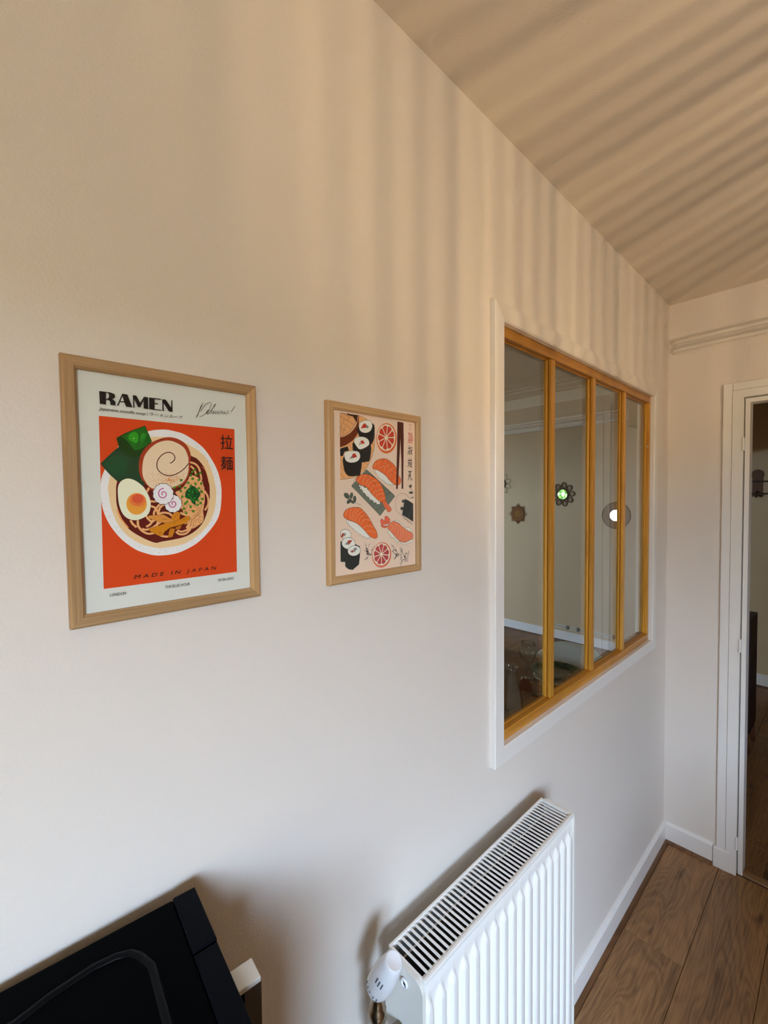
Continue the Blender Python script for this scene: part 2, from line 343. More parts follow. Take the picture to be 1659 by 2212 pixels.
# ---- interior window: casing, sill, wooden sash with three mullions, four panes
win = struct(empty('window_1', ((WX0+WX1)/2, 0, WZ0)))
def mitre(bm, x0, x1, z0, z1, wL, y0, y1, side, wT=None, ch=.003):
    """one mitred rail of a rectangular frame (outer rect, rail width w) between depth y0 (front) and y1"""
    w_ = wL; O = {'l': ((x0, z0), (x0, z1), (x0+w_, z1-w_), (x0+w_, z0+w_)), 'r': ((x1, z1), (x1, z0), (x1-w_, z0+w_), (x1-w_, z1-w_)),
         't': ((x0, z1), (x1, z1), (x1-w_, z1-w_), (x0+w_, z1-w_)), 'b': ((x1, z0), (x0, z0), (x0+w_, z0+w_), (x1-w_, z0+w_))}[side]
    c = ((x0+x1)/2, (z0+z1)/2)
    def lerp(p, q, t): return (p[0]+(q[0]-p[0])*t, p[1]+(q[1]-p[1])*t)
    o0, o1, i1, i0 = O; k = ch/w_
    lay = []
    for (t, y) in ((0, y1), (0, y0+ch), (k, y0), (1-k, y0), (1, y0+ch), (1, y1)):
        a, b = lerp(o0, i0, t), lerp(o1, i1, t); lay.append((bm.verts.new((a[0], y, a[1])), bm.verts.new((b[0], y, b[1]))))
    n = len(lay)
    for i in range(n):
        p, q = lay[i], lay[(i+1) % n]; bm.faces.new((p[0], p[1], q[1], q[0]))
    bm.faces.new([l[0] for l in lay]); bm.faces.new([l[1] for l in lay][::-1])
for s in 'lrtb':
    bm = bmesh.new(); mitre(bm, WX0-.04, WX1+.04, WZ0-.04, WZ1+.04, .04, -.015, 0, s, ch=.002)
    finish('casing', bm, TRIM if s != 't' else WALL, win)
# plastered reveal
bm = bmesh.new(); t = .0015
bbox(bm, WX0, WX0+t, -.012, .003, WZ0, WZ1); bbox(bm, WX1-t, WX1, -.012, .003, WZ0, WZ1); bbox(bm, WX0+t, WX1-t, -.012, .003, WZ0, WZ0+t); bbox(bm, WX0+t, WX1-t, -.012, .003, WZ1-t, WZ1)
finish('reveal', bm, TRIM, win)
Y0, Y1, YG = .004, .028, .023
SZ = .027
a0, a1, c0, c1 = WX0+.002, WX1-.002, WZ0+.002, WZ1-.002
box('stile', a0, a0+.013, Y0, Y1, c0, c1, SASH, win, bev=.0012); box('stile', a1-.010, a1, Y0, Y1, c0, c1, SASH, win, bev=.0012)
box('sash_rail', a0+.013, a1-.010, Y0-.003, Y1, c0, c0+SZ, SASHX, win, bev=.0012); box('sash_rail', a0+.013, a1-.010, Y0-.001, Y1, c1-SZ, c1, SASHX, win, bev=.0012)
mull = [(1.245, 1.271), (1.543, 1.569), (1.839, 1.865)]
for l, r_ in mull:
    box('mullion', l+.001, r_-.001, Y0+.001, .0145, c0+SZ, c1-SZ, SASH, win, bev=.001)
    box('mullion', l, r_, .0165, Y1, c0+SZ, c1-SZ, SASH, win, bev=.001)
zlo, zhi = c0+SZ, c1-SZ
edges = [a0+.013]+[v for m_ in mull for v in m_]+[a1-.010]
for i in range(4):
    xl, xr = edges[2*i], edges[2*i+1]
    for s in 'lrtb':
        bm = bmesh.new(); mitre(bm, xl, xr, zlo, zhi, .004, .0165, YG-.001, s, ch=.001)
        finish('glazing_bead', bm, SASH if s in 'lr' else SASHX, win)
        bm = bmesh.new(); mitre(bm, xl, xr, zlo, zhi, .003, YG+.0005, YG+.004, s, ch=.0008)
        finish('glazing_bead', bm, SASH if s in 'lr' else SASHX, win)
    bm = bmesh.new(); v = [bm.verts.new(p) for p in ((xl, YG, zlo), (xr, YG, zlo), (xr, YG, zhi), (xl, YG, zhi))]; bm.faces.new(v)
    finish('pane', bm, GLASS, win)
for z in (1.873,):
    lathe('screw', [(0, 0), (.0035, 0), (.0035, .0012), (.0015, .0014), (0, .0006)], mat('screw_head', (.7, .68, .6, 1), .3, metal=1), win, 12, Matrix.Translation((a1-.010, .011, z)) @ Matrix.Rotation(-PI/2, 4, 'Y'))
box('sill_board', WX0, WX1, Y1, WT-.002, WZ0, WZ0+.004, SASHX, win)
put(win)

# ---- the kitchen's own window (behind the camera) with guard bars, and the dining window
def outer_window(name, horiz, a, b, z0, z1, c):
    root = struct(empty(name, (0, 0, 0)))
    def bx(n_, u0, u1, d0, d1, w0, w1, M_):
        return box(n_, u0, u1, c-d1, c-d0, w0, w1, M_, root) if horiz else box(n_, c-d1, c-d0, u0, u1, w0, w1, M_, root)
    f = .05; mid = (a+b)/2
    for u0, u1 in ((a, a+f), (b-f, b), (mid-.04, mid+.04)): bx('window_frame', u0, u1, .04, .1, z0, z1, TRIM)
    for w0, w1 in ((z0, z0+f), (z1-f, z1)): bx('window_frame', a, b, .045, .095, w0, w1, TRIM)
    return root
outer_window('window_2', True, KW[0], KW[1], KW[2], KW[3], YS)
outer_window('window_3', False, DW[0], DW[1], DW[2], DW[3], DW[4])
# street: ground and the sand-coloured house front opposite, both in the sun
struct(box('ground', -40, 40, -40, 40, -3.2, -3.0, mat('street_stone', (.20, .155, .10, 1), .9)))
struct(box('wall_opposite_house', -25, 25, -14.5, -13, -3, 4.3, mat('facade_stone', (.22, .165, .10, 1), .9)))
# slatted lamp and the worktop it stands on, behind the camera
wk = thing('kitchen_island', 'oak topped kitchen island behind the photographer', 'kitchen island', loc=(1.1, -1.75, .0))
box('top', .3, 1.9, -2.05, -1.45, .86, .90, mat('oak_top', (.20, .105, .04, 1), .4), wk, bev=.003); box('front', .34, 1.86, -2.02, -1.48, 0, .86, mat('unit_front', (.35, .22, .11, 1), .5), wk); put(wk)
lmp = thing('slatted_lamp', 'table lamp with a ring of upright wooden slats behind the photographer', 'lamp', loc=(LAMP.x, LAMP.y, .9))
lathe('base', [(0, .9), (.11, .9), (.11, .915), (.02, .92), (.012, .93), (.012, LAMP.z-.03), (0, LAMP.z-.03)], mat('lamp_brass', (.6, .45, .2, 1), .3, metal=1), lmp, 24, Matrix.Translation((LAMP.x, LAMP.y, 0)))
bm = bmesh.new(); ns_ = 110
for i in range(ns_):
    hw_ = (.0012, .0019, .0023, .0015, .0021)[i*7 % 5]
    bbox(bm, .128, .134, -hw_, hw_, LAMP.z-.12, LAMP.z+.16, 0, Matrix.Translation((LAMP.x, LAMP.y, 0)) @ Matrix.Rotation(2*PI*i/ns_, 4, 'Z'))
sl_ = finish('slats', bm, mat('lamp_slat_wood', (.4, .26, .14, 1), .6), lmp); sl_['kind'] = 'stuff'; put(lmp)
# tree outside the dining window
tr = thing('tree', 'leafy green tree outside the dining room window', 'tree', loc=(-4.2, 6.1, -3))
bm = bmesh.new(); rt_ = random.Random(2)
for i in range(7000):
    d3 = Vector((rt_.gauss(0, 1), rt_.gauss(0, 1), rt_.gauss(0, 1))).normalized()*rt_.uniform(.5, 1.0); p3 = Vector((-4.2, 6.3, 1.8))+Vector((d3.x*1.2, d3.y*1.0, d3.z*1.7))
    u3 = Vector((rt_.gauss(0, 1), rt_.gauss(0, 1), rt_.gauss(0, 1))).normalized()*.11; w3 = u3.orthogonal().normalized()*.06
    bm.faces.new([bm.verts.new(p3+q_) for q_ in (u3, w3, -u3, -w3)])
lv = finish('foliage', bm, mat('leaf_green', (.13, .26, .05, 1), .6, noise=.5, nscale=3), tr); lv['kind'] = 'stuff'
tube('trunk', [(-4.2, 6.3, -3), (-4.25, 6.3, 0), (-4.2, 6.3, 2)], [.14, .11, .04], mat('bark', (.12, .08, .05, 1), .9), tr); put(tr)

# ------------------------------------------------------------------ flat print tools
class Print:
    """flat artwork on a plane y = const; shapes are laid one over the other in thin layers of ink"""
    def __init__(self, y, k=1.35): self.y = y; self.k = k; self.v = []; self.f = []; self.mi = []; self.mats = []; self.idx = {}; self.n = 0; self.rng = random.Random(5)
    def m(self, c):
        if c not in self.idx:
            self.idx[c] = len(self.mats); self.mats.append(mat('ink_%02x%02x%02x' % c, rgb(*c, self.k), .75, spec=.2))
        return self.idx[c]
    def plane(self, pts): return [(q.x, q.z) for q in (back(px, py, 1, self.y) for px, py in pts)]
    def poly_w(self, pts, c, lift=True):
        if lift: self.n += 1
        y = self.y - self.n*6e-6; base = len(self.v)
        self.v += [(a, y, b) for a, b in pts]; mi = self.m(c)
        tris = geometry.tessellate_polygon([[Vector((a, b, 0)) for a, b in pts]])
        for t_ in tris:
            p = [pts[i] for i in t_]
            cr_ = (p[1][0]-p[0][0])*(p[2][1]-p[0][1])-(p[1][1]-p[0][1])*(p[2][0]-p[0][0])
            t_ = t_ if cr_ > 0 else t_[::-1]      # facing -y
            self.f.append([base+i for i in t_]); self.mi.append(mi)
    def poly(self, pts, c, smooth=False, line=None, lw=.7, lift=True):
        if smooth: pts = spline(pts, True)
        self.poly_w(self.plane(pts), c, lift)
        if line: self.stroke(pts+[pts[0]], line, lw)
    def stroke(self, pts, c, w_=1.0, smooth=False, taper=False, lift=True):
        if smooth: pts = spline(pts, False)
        W = self.plane(pts); s = .00060*w_/2; L_, R_ = [], []
        for i, p in enumerate(W):
            a = W[max(0, i-1)]; b = W[min(len(W)-1, i+1)]; dx, dy = b[0]-a[0], b[1]-a[1]; d = math.hypot(dx, dy) or 1e-9
            k = s*(1 if not taper else max(.25, math.sin(PI*(i+.3)/(len(W)-.4)))); nx, ny = -dy/d*k, dx/d*k
            L_.append((p[0]+nx, p[1]+ny)); R_.append((p[0]-nx, p[1]-ny))
        if lift: self.n += 1
        y = self.y-self.n*6e-6; mi = self.m(c)
        for i in range(len(W)-1):
            base = len(self.v); q = [R_[i], R_[i+1], L_[i+1], L_[i]]; self.v += [(a, y, b) for a, b in q]
            self.f.append([base, base+1, base+2, base+3]); self.mi.append(mi)
    def ell(self, cx_, cy_, rx, ry, c, n_=24, rot=0, lift=True, **k):
        pts = []
        for i in range(n_):
            t_ = 2*PI*i/n_; a, b = rx*math.cos(t_), ry*math.sin(t_); pts.append((cx_+a*math.cos(rot)-b*math.sin(rot), cy_+a*math.sin(rot)+b*math.cos(rot)))
        self.poly(pts, c, lift=lift, **k)
    def dots(self, n_, fn, c, r0, r1):
        self.n += 1
        for _ in range(n_):
            px, py = fn(self.rng); self.ell(px, py, self.rng.uniform(r0, r1), self.rng.uniform(r0, r1), c, 5, lift=False)
    def text(self, body, x0, x1, zt, zb, c, shear=0, space=1, bold=0, size_y=None):
        """x0/x1: photo points at left/right; zt/zb photo points at top/bottom"""
        cu = bpy.data.curves.new('t', 'FONT'); cu.body = body; cu.shear = shear; cu.space_character = space; cu.offset = bold; cu.resolution_u = 3
        o = bpy.data.objects.new('t', cu); COL.objects.link(o); dg = bpy.context.evaluated_depsgraph_get(); dg.update()
        me = bpy.data.meshes.new_from_object(o.evaluated_get(dg)); vs = np.array([v.co[:2] for v in me.vertices])
        if len(vs):
            lo, hi = vs.min(0), vs.max(0)
            X0, X1, ZT_, ZB = back(*x0, 1, self.y).x, back(*x1, 1, self.y).x, back(*zt, 1, self.y).z, back(*zb, 1, self.y).z
            self.n += 1; y = self.y-self.n*6e-6; base = len(self.v); mi = self.m(c)
            for a, b in vs: self.v.append((X0+(a-lo[0])/(hi[0]-lo[0])*(X1-X0), y, ZB+(b-lo[1])/(hi[1]-lo[1])*(ZT_-ZB)))
            for p in me.polygons:
                idx = list(p.vertices); P = [vs[i] for i in idx]; ar = sum(P[i][0]*P[(i+1) % len(P)][1]-P[(i+1) % len(P)][0]*P[i][1] for i in range(len(P)))
                if ar < 0: idx = idx[::-1]
                self.f.append([base+i for i in idx]); self.mi.append(mi)
        bpy.data.objects.remove(o); bpy.data.curves.remove(cu); bpy.data.meshes.remove(me)
    def build(self, name, parent):
        me = bpy.data.meshes.new(name); me.from_pydata(self.v, [], self.f)
        for q in self.mats: me.materials.append(q)
        me.polygons.foreach_set('material_index', self.mi); me.update()
        o = bpy.data.objects.new(name, me); COL.objects.link(o); o.parent = parent; return o
def spline(P, closed, k=6):
    n_ = len(P); out = []; R = range(n_ if closed else n_-1)
    g = (lambda i: P[i % n_]) if closed else (lambda i: P[max(0, min(n_-1, i))])
    for i in R:
        p0, p1, p2, p3 = g(i-1), g(i), g(i+1), g(i+2)
        for j in range(k):
            t_ = j/k; out.append(tuple(.5*((2*p1[d])+(-p0[d]+p2[d])*t_+(2*p0[d]-5*p1[d]+4*p2[d]-p3[d])*t_*t_+(-p0[d]+3*p1[d]-3*p2[d]+p3[d])*t_**3) for d in (0, 1)))
    if not closed: out.append(P[-1])
    return out
def zm(ox, oy, s):
    return lambda pts: [(ox+a/s, oy+b/s) for a, b in pts]

def picture(label, x0, x1, z0, z1, tilt, rw):
    root = thing('picture_frame', label, 'picture', 'framed food prints on the wall', ((x0+x1)/2, 0, (z0+z1)/2))
    kids = []
    for s in 'lrtb':
        bm = bmesh.new(); mitre(bm, x0, x1, z0, z1, rw, -.012, -.0005, s, ch=.0028)
        kids.append(finish('rail', bm, OAKV if s in 'lr' else OAKH, root))
    for k in kids:
        c = Vector(((x0+x1)/2, 0, (z0+z1)/2)); k.data.transform(Matrix.Translation(c) @ Matrix.Rotation(-tilt, 4, 'Y') @ Matrix.Translation(-c))
    return root, kids
YP = -.0055
# ------------------------------------------------------------------ picture 1: noodle bowl poster
pic1, k1 = picture('light oak picture frame holding the orange noodle bowl poster', .0777, .3079, 1.5122, 1.8178, .0091, .0145)
P = Print(YP)
RA, RB = zm(120, 740, 3.6065), zm(120, 1040, 3.6065)
Z1, Z2, Z3, Z4, Z5 = zm(200, 900, 9.759), zm(340, 900, 9.759), zm(200, 1050, 9.759), zm(340, 1050, 9.759), zm(200, 830, 5.184)
P.poly([(152, 780), (545, 845), (556, 1280), (174, 1345)], (206, 208, 202))
P.poly(RA([(337, 570), (1393, 675)])+RB([(1413, 703), (375, 838)]), (204, 66, 22))
bowl = [(352.3, 927.9), (377, 931.5), (401.5, 940), (437.3, 965.6), (461.9, 1000.4), (474.2, 1031.2), (478.6, 1064), (474.8, 1107.4), (460.9, 1136), (432.2, 1167.8), (404, 1186), (375.9, 1196.5), (340, 1200), (312.7, 1194.5), (290.2, 1185.3), (261.5, 1163.7), (237.9, 1135), (223.6, 1104.3), (218.4, 1075.6), (218.4, 1037.3), (226.6, 1013.7), (243, 980), (275, 948), (318.9, 931.8)]
P.poly(bowl, (226, 222, 222), True)
P.dots(230, lambda r: (lambda a, q: (348+q*130*math.cos(a), 1064+q*135*math.sin(a)))(r.uniform(-.3, 1.0)*PI, r.uniform(.9, .985)), (120, 112, 116), .25, .6)
inner = [(352, 944), (385, 950), (410.7, 962.5), (440.4, 984), (457.8, 1017.8), (466, 1053.7), (467, 1070.5), (461.9, 1107.4), (442.5, 1142.2), (401.5, 1173), (355.4, 1183.2), (338.3, 1183.2), (307.6, 1176), (276.9, 1158.6), (254.3, 1132), (240, 1096), (233.8, 1060.2), (234.8, 1043.5), (246, 1005), (275, 968), (315, 947)]
P.poly(inner, (222, 192, 146), True)
broth = [(365, 960), (413.8, 985), (427.1, 992.2), (442.5, 1012.7), (451.7, 1043.5), (453.2, 1069), (452.7, 1078), (446.6, 1109.4), (432.2, 1137.1), (401.5, 1158.6), (350.2, 1169.9), (333.2, 1171.9), (302.5, 1158.6), (276.9, 1141.2), (261.5, 1116.6), (252.3, 1091), (250.7, 1060.2), (252.3, 1043.5), (262, 1015), (300, 975)]
P.poly(broth, (92, 22, 14), True)
pe, br = (232, 166, 112), (140, 84, 40)
P.stroke(Z2([(940, 1060), (1010, 1130), (1060, 1280), (1085, 1400)]), (232, 140, 50), 1, True)
P.stroke(Z3([(520, 490), (570, 640), (650, 760), (750, 880)]), (226, 150, 90), 3, True)
for c_ in ([Z3, (1120, 620), (1180, 700), (1250, 745), (1330, 700), (1420, 560)], [Z3, (800, 715), (840, 790), (930, 870)], [Z3, (955, 720), (960, 830), (1040, 940), (1180, 1005), (1350, 975)],
           [Z3, (1040, 900), (1130, 920), (1260, 880), (1370, 800), (1440, 760)], [Z3, (1130, 860), (1220, 800), (1290, 680), (1300, 540), (1400, 400), (1480, 350)],
           [Z3, (1220, 320), (1340, 325), (1420, 300)], [Z3, (1230, 420), (1330, 470), (1380, 600), (1370, 760), (1350, 950), (1450, 1050)], [Z4, (20, 560), (60, 450), (150, 380)],
           [Z4, (20, 600), (120, 560), (250, 580), (330, 650)], [Z3, (1140, 130), (1200, 30), (1260, 20)], [Z2, (690, 960), (800, 1000), (880, 1100), (915, 1250), (930, 1330)],
           [Z2, (700, 1040), (780, 1120), (820, 1240)], [Z4, (990, 100), (1060, 220), (1070, 380), (1000, 510)], [Z4, (420, 930), (520, 960), (660, 900), (760, 800)],
           [Z4, (390, 960), (470, 1015), (600, 1000), (700, 900)], [Z4, (560, 790), (650, 750), (690, 660)], [Z4, (80, 1050), (200, 1065), (320, 1040)], [Z4, (480, 560), (560, 600), (640, 620)]):
    P.stroke(c_[0](c_[1:]), pe, 4.2, True)
P.poly(Z2([(690, 1240), (800, 1255), (930, 1340), (975, 1470)])+Z4([(985, 20), (995, 200), (995, 330), (965, 520), (975, 640), (960, 740), (900, 810), (780, 880), (700, 900), (600, 880), (640, 780), (600, 650), (540, 600), (530, 500), (450, 440), (500, 340), (420, 200), (380, 130), (480, 80), (560, 0), (640, -120)]), pe, True)
for c_ in ([(700, -60), (780, 40), (830, -60), (850, -120)], [(930, -60), (940, 60), (900, 260)], [(965, 140), (975, 260), (950, 330)], [(520, 300), (530, 380), (570, 440)], [(500, 240), (520, 330), (560, 470), (560, 580)],
           [(700, 380), (640, 400), (600, 480), (590, 540)], [(740, 400), (800, 440), (880, 470), (840, 560), (740, 640)], [(990, 380), (930, 420), (900, 520), (820, 620), (730, 720), (700, 850)], [(960, 500), (880, 590), (790, 660), (760, 780), (740, 880)],
           [(690, 640), (690, 720), (640, 790), (560, 800)], [(720, 660), (720, 760), (680, 850)], [(850, 680), (870, 760), (930, 780)], [(880, 660), (900, 720), (950, 730)], [(860, 640), (920, 640), (960, 680)], [(820, 690), (800, 790)], [(760, 830), (860, 830), (910, 780)], [(640, 500), (760, 520), (850, 490)], [(600, 90), (560, 150), (520, 180)], [(910, 560), (860, 610), (800, 640)]):
    P.stroke(Z4(c_), br, .8, True)
P.poly(Z1([(165, 990), (370, 790), (545, 640), (700, 650), (1000, 780), (1010, 1000), (990, 1150), (1040, 1300), (1100, 1440), (1070, 1465), (950, 1380), (740, 1310), (600, 1370), (520, 1365), (370, 1230), (250, 1100)]), (34, 62, 38))
P.poly(Z1([(240, 1000), (420, 830), (600, 820), (760, 900), (700, 1200), (520, 1320), (400, 1200)]), (30, 70, 42))
P.poly(Z1([(500, 450), (700, 340), (900, 262), (1110, 190), (1170, 340), (1250, 525), (1130, 660), (1050, 760), (1000, 840), (880, 860), (720, 820), (600, 720), (545, 610)]), (26, 56, 16))
P.poly(Z1([(600, 420), (760, 345), (900, 275), (1105, 205), (1165, 350), (1235, 520), (1120, 620), (1000, 690), (890, 715), (830, 650), (750, 540), (680, 470)]), (28, 98, 22))
P.poly(Z1([(780, 370), (880, 320), (960, 380), (950, 520), (900, 560), (830, 520), (760, 470)]), (44, 146, 26), True)
P.poly(Z1([(1010, 420), (1060, 340), (1130, 400), (1080, 520), (1010, 600)]), (40, 128, 30), True)
for i in range(9): P.stroke(Z1([(900+i*34, 640-i*8), (960+i*30, 560-i*22), (1020+i*18, 540-i*22)]), (16, 70, 14), .6)
P.dots(26, lambda r: Z1([(r.uniform(700, 1150), r.uniform(320, 640))])[0], (120, 190, 90), .2, .5)
P.ell(*Z1([(865, 458)])[0], 1.4, 1, (210, 235, 170), 8)
meat = [(364.6, 944.3), (386.1, 949.2), (403.5, 962.5), (411.7, 982), (410.7, 996.3), (409.7, 1017.8), (404, 1034), (397.4, 1044.5), (375, 1056), (350, 1062), (328.1, 1058.8), (317.8, 1048.6), (304.5, 1032.2), (299.9, 1012.7), (300.9, 992.2), (307.6, 975.8), (323, 958.4), (345.5, 948.2)]
P.poly(meat, (160, 58, 30), True)
P.dots(60, lambda r: (lambda a: (355+51*math.cos(a), 999-50*math.sin(a)))(r.uniform(.1, 1.0)*PI), (110, 32, 16), .5, 1.4)
meati = [(363.6, 951.7), (381, 956.4), (397.4, 967.6), (405.6, 985), (407, 998.4), (406.6, 1017.8), (401.5, 1033.2), (392, 1044), (375, 1052), (352, 1058), (326, 1053.7), (312.7, 1038.3), (307.6, 1023), (308, 1002.5), (312.7, 984), (326, 966.6), (343.5, 955.3)]
P.poly(meati, (228, 200, 168), True)
P.dots(260, lambda r: (358+r.gauss(0, 22), 1036+r.gauss(0, 9)), (206, 124, 70), .3, .9)
P.dots(120, lambda r: (372+r.gauss(0, 11), 1036+r.gauss(0, 6)), (208, 120, 40), .4, 1.1)
P.dots(60, lambda r: (360+r.gauss(0, 22), 1000+r.gauss(0, 20)), (190, 140, 110), .2, .5)
P.stroke(Z2([(265, 985), (330, 945), (368, 870), (330, 790), (240, 752), (120, 790), (30, 880), (-10, 980), (0, 1100), (80, 1190), (200, 1240), (330, 1235), (470, 1170), (580, 1080), (655, 985)]), (78, 26, 16), 1.9, True)
egg = [(275.8, 1033.7), (292.2, 1038.3), (308.6, 1050.6), (315.8, 1061.3), (323, 1075.6), (325.5, 1091), (321.9, 1107.4), (312.7, 1116.6), (298.4, 1122.8), (287.1, 1123.3), (273.8, 1118.7), (263.5, 1107.4), (256.9, 1088.9), (254.3, 1065.4), (255.3, 1050), (262, 1039)]
P.poly(egg, (234, 226, 196), True)
P.ell(294.8, 1088.4, 22, 23.5, (226, 152, 56), 28)
P.ell(297, 1080, 18, 14, (224, 120, 58), 20); P.ell(297.5, 1077.5, 12.5, 10, (212, 84, 54), 18)
P.dots(60, lambda r: (294+r.gauss(0, 9), 1088+r.gauss(0, 7)), (196, 90, 40), .3, .8)
# bamboo shoots
for pts, c_ in (([(-190, 620), (0, 610), (130, 600), (250, 670), (370, 740), (180, 780), (60, 765), (-60, 720), (-190, 680)], (206, 138, 62)), ([(370, 530), (430, 540), (482, 570), (460, 720), (370, 745), (280, 690), (330, 580)], (198, 122, 28)),
                ([(380, 870), (510, 820), (480, 900), (380, 915)], (184, 110, 24)), ([(270, 890), (370, 900), (350, 980), (310, 1070), (220, 1088), (240, 960)], (190, 118, 26)),
                ([(30, 1050), (110, 1040), (150, 960), (260, 880), (480, 820), (600, 780), (680, 700), (672, 640), (610, 632), (500, 690), (340, 745), (170, 780), (40, 830), (-60, 860), (-190, 900), (-150, 960)], (198, 124, 20))):
    P.poly(Z4(pts), c_); P.stroke(Z4(pts+[pts[0]]), (104, 46, 12), .5)
for a in ([(105, 690), (150, 710), (200, 700)], [(365, 670), (385, 630)], [(405, 620), (425, 580)], [(520, 715), (610, 685)], [(330, 785), (385, 775)], [(40, 1000), (55, 960)], [(70, 1000), (85, 960)], [(285, 960), (295, 925)], [(265, 1055), (275, 1015)]):
    P.stroke(Z4(a), (110, 50, 12), .7)
# fish cake swirls
def naruto(cx_, cy_, rx, ry, bumps, c0_, ph):
    for kk, cc in ((1.05, (60, 40, 46)), (1.0, (232, 222, 232))):
        pts = [(cx_+kk*rx*(1+.075*abs(math.sin(bumps*t_/2+ph))-.04)*math.cos(t_), cy_+kk*ry*(1+.075*abs(math.sin(bumps*t_/2+ph))-.04)*math.sin(t_)) for t_ in [2*PI*i/96 for i in range(96)]]
        P.poly(pts, cc)
    P.stroke([(cx_+c0_*t_/10.5*math.cos(t_+.6)*rx/ry, cy_+c0_*t_/10.5*math.sin(t_+.6)) for t_ in [1.2+i*9.3/44 for i in range(45)]], (186, 96, 150), 2.2)
naruto(373.5, 1088, 18, 18.5, 11, 11, .4)
naruto(352.3, 1067, 21.5, 22, 12, 12, 0)
# spring onion
gr, gd = (74, 140, 26), (20, 92, 34)
def chip(px, py, c_, s=1.0):
    a = P.rng.uniform(0, PI); P.ell(px, py, 3.4*s, 2.7*s, (16, 60, 20), 8, rot=a, lift=False); P.ell(px, py, 2.7*s, 2.1*s, c_, 8, rot=a)
for a, b in ((790, 1120), (730, 1165), (700, 1235), (830, 1220), (900, 1185), (500, 1340), (740, 1310), (870, 1330), (645, 1395), (795, 1415), (920, 1410), (460, 1465), (580, 1500), (875, 1510), (360, 1495), (490, 1570), (920, 1580), (700, 1460)):
    P.n += 1; chip(*Z2([(a, b)])[0], gr)
for a, b in ((520, 225), (600, 225), (930, 120), (940, 270), (905, 355), (580, 370), (555, 475), (695, 435), (600, 565), (750, 530), (840, 395), (620, 330), (850, 305), (630, 120)):
    P.n += 1; chip(*Z4([(a, b)])[0], gr)
P.poly(Z4([(610, 90), (690, 20), (760, 0), (850, 80), (900, 160), (870, 240), (800, 320), (800, 400), (740, 360), (680, 280), (610, 230), (580, 190)]), (16, 66, 26), True)
for i in range(46):
    a, q = P.rng.uniform(0, 2*PI), math.sqrt(P.rng.random()); P.n += 1; chip(*Z4([(745+130*q*math.cos(a), 190+165*q*math.sin(a))])[0], P.rng.choice([gd, (34, 126, 40), (48, 140, 44)]), .8)
# lettering
ink = (30, 24, 22)
for pts in ([(70, 78), (145, 88), (146, 228), (77, 220)],
            [(143, 88), (200, 95), (240, 112), (251, 138), (232, 160), (207, 168), (235, 180), (251, 202), (252, 238), (196, 233), (192, 198), (178, 180), (145, 174), (145, 166), (170, 162), (181, 140), (179, 116), (165, 101), (144, 97)],
            [(270, 241), (329, 108), (386, 118), (442, 262), (372, 252), (351, 205), (302, 199), (283, 243)],
            [(450, 263), (447, 124), (486, 131), (530, 208), (572, 142), (616, 148), (619, 281), (568, 273), (566, 184), (531, 258), (505, 258), (461, 170), (463, 265)],
            [(630, 281), (628, 150), (760, 166), (762, 177), (690, 170), (690, 212), (728, 217), (729, 228), (690, 224), (690, 280), (766, 290), (766, 300)],
            [(778, 301), (775, 170), (816, 176), (875, 262), (876, 181), (888, 183), (891, 313), (850, 306), (790, 215), (792, 303)]): P.poly(Z5(pts), ink)
P.poly(Z5([(309, 189), (331, 138), (347, 194)]), (206, 208, 202))
g = lambda a, b: Z5([(a, b)])[0]
P.text('Japanese noodle soup', g(65, 285), g(590, 340), g(75, 257), g(585, 358), ink, .28, 1.0, .004)
P.stroke(Z5([(612, 312), (608, 352)]), ink, .5)
P.text('ラーメンスープ', g(636, 330), g(1002, 370), g(640, 315), g(985, 391), ink, .0, 1, .004)
for s_ in ([(1232, 208), (1195, 290), (1152, 378)], [(1216, 232), (1188, 300), (1164, 366)], [(1205, 305), (1255, 232), (1308, 207), (1322, 232), (1290, 300), (1232, 350), (1190, 364)],
           [(1270, 328), (1298, 304), (1290, 290), (1273, 312), (1278, 334), (1300, 325)], [(1300, 325), (1340, 272), (1372, 228), (1361, 233), (1326, 305), (1330, 328), (1342, 322)], [(1336, 325), (1354, 300), (1350, 328), (1362, 320)],
           [(1388, 300), (1367, 313), (1372, 330), (1395, 318)], [(1402, 300), (1396, 328), (1412, 320)], [(1432, 300), (1416, 316), (1428, 329), (1445, 310), (1432, 300)], [(1456, 304), (1448, 322), (1457, 329), (1470, 316), (1474, 304), (1470, 327), (1490, 318)],
           [(1517, 299), (1503, 310), (1512, 326), (1482, 334)], [(1362, 283), (1364, 280)], [(1411, 283), (1413, 280)], [(1587, 247), (1566, 280), (1545, 312)], [(1541, 325), (1540, 330)]):
    P.stroke(Z5(s_), ink, .85, True)
g = lambda a, b: Z2([(a, b)])[0]
P.text('拉', g(1318, 500), g(1578, 540), g(1400, 386), g(1400, 690), ink, 0, 1, .004)
P.text('麺', g(1326, 980), g(1582, 1010), g(1400, 836), g(1400, 1126), ink, 0, 1, .004)
g = lambda a, b: RB([(a, b)])[0]
P.text('MADE IN JAPAN', g(608, 750), g(1250, 675), g(625, 727), g(608, 769), ink, .22, 1.55)
P.text('THE BLUE HOUR', g(850, 820), g(1043, 800), g(850, 811), g(850, 833), ink)
P.text('LONDON', g(421, 885), g(546, 868), g(421, 873), g(421, 896), ink)
P.text('07.06.2022', g(1263, 768), g(1384, 750), g(1263, 758), g(1263, 778), ink)
P.build('print', pic1)
box('backing', .088, .298, -.0050, -.0008, 1.5215, 1.809, mat('backing_board', (.3, .2, .12, 1), .8), pic1)
bm = bmesh.new(); v = [bm.verts.new(p) for p in ((.085, -.0085, 1.519), (.301, -.0085, 1.519), (.301, -.0085, 1.811), (.085, -.0085, 1.811))]; bm.faces.new(v); finish('glass', bm, PGLASS, pic1)
put(pic1)

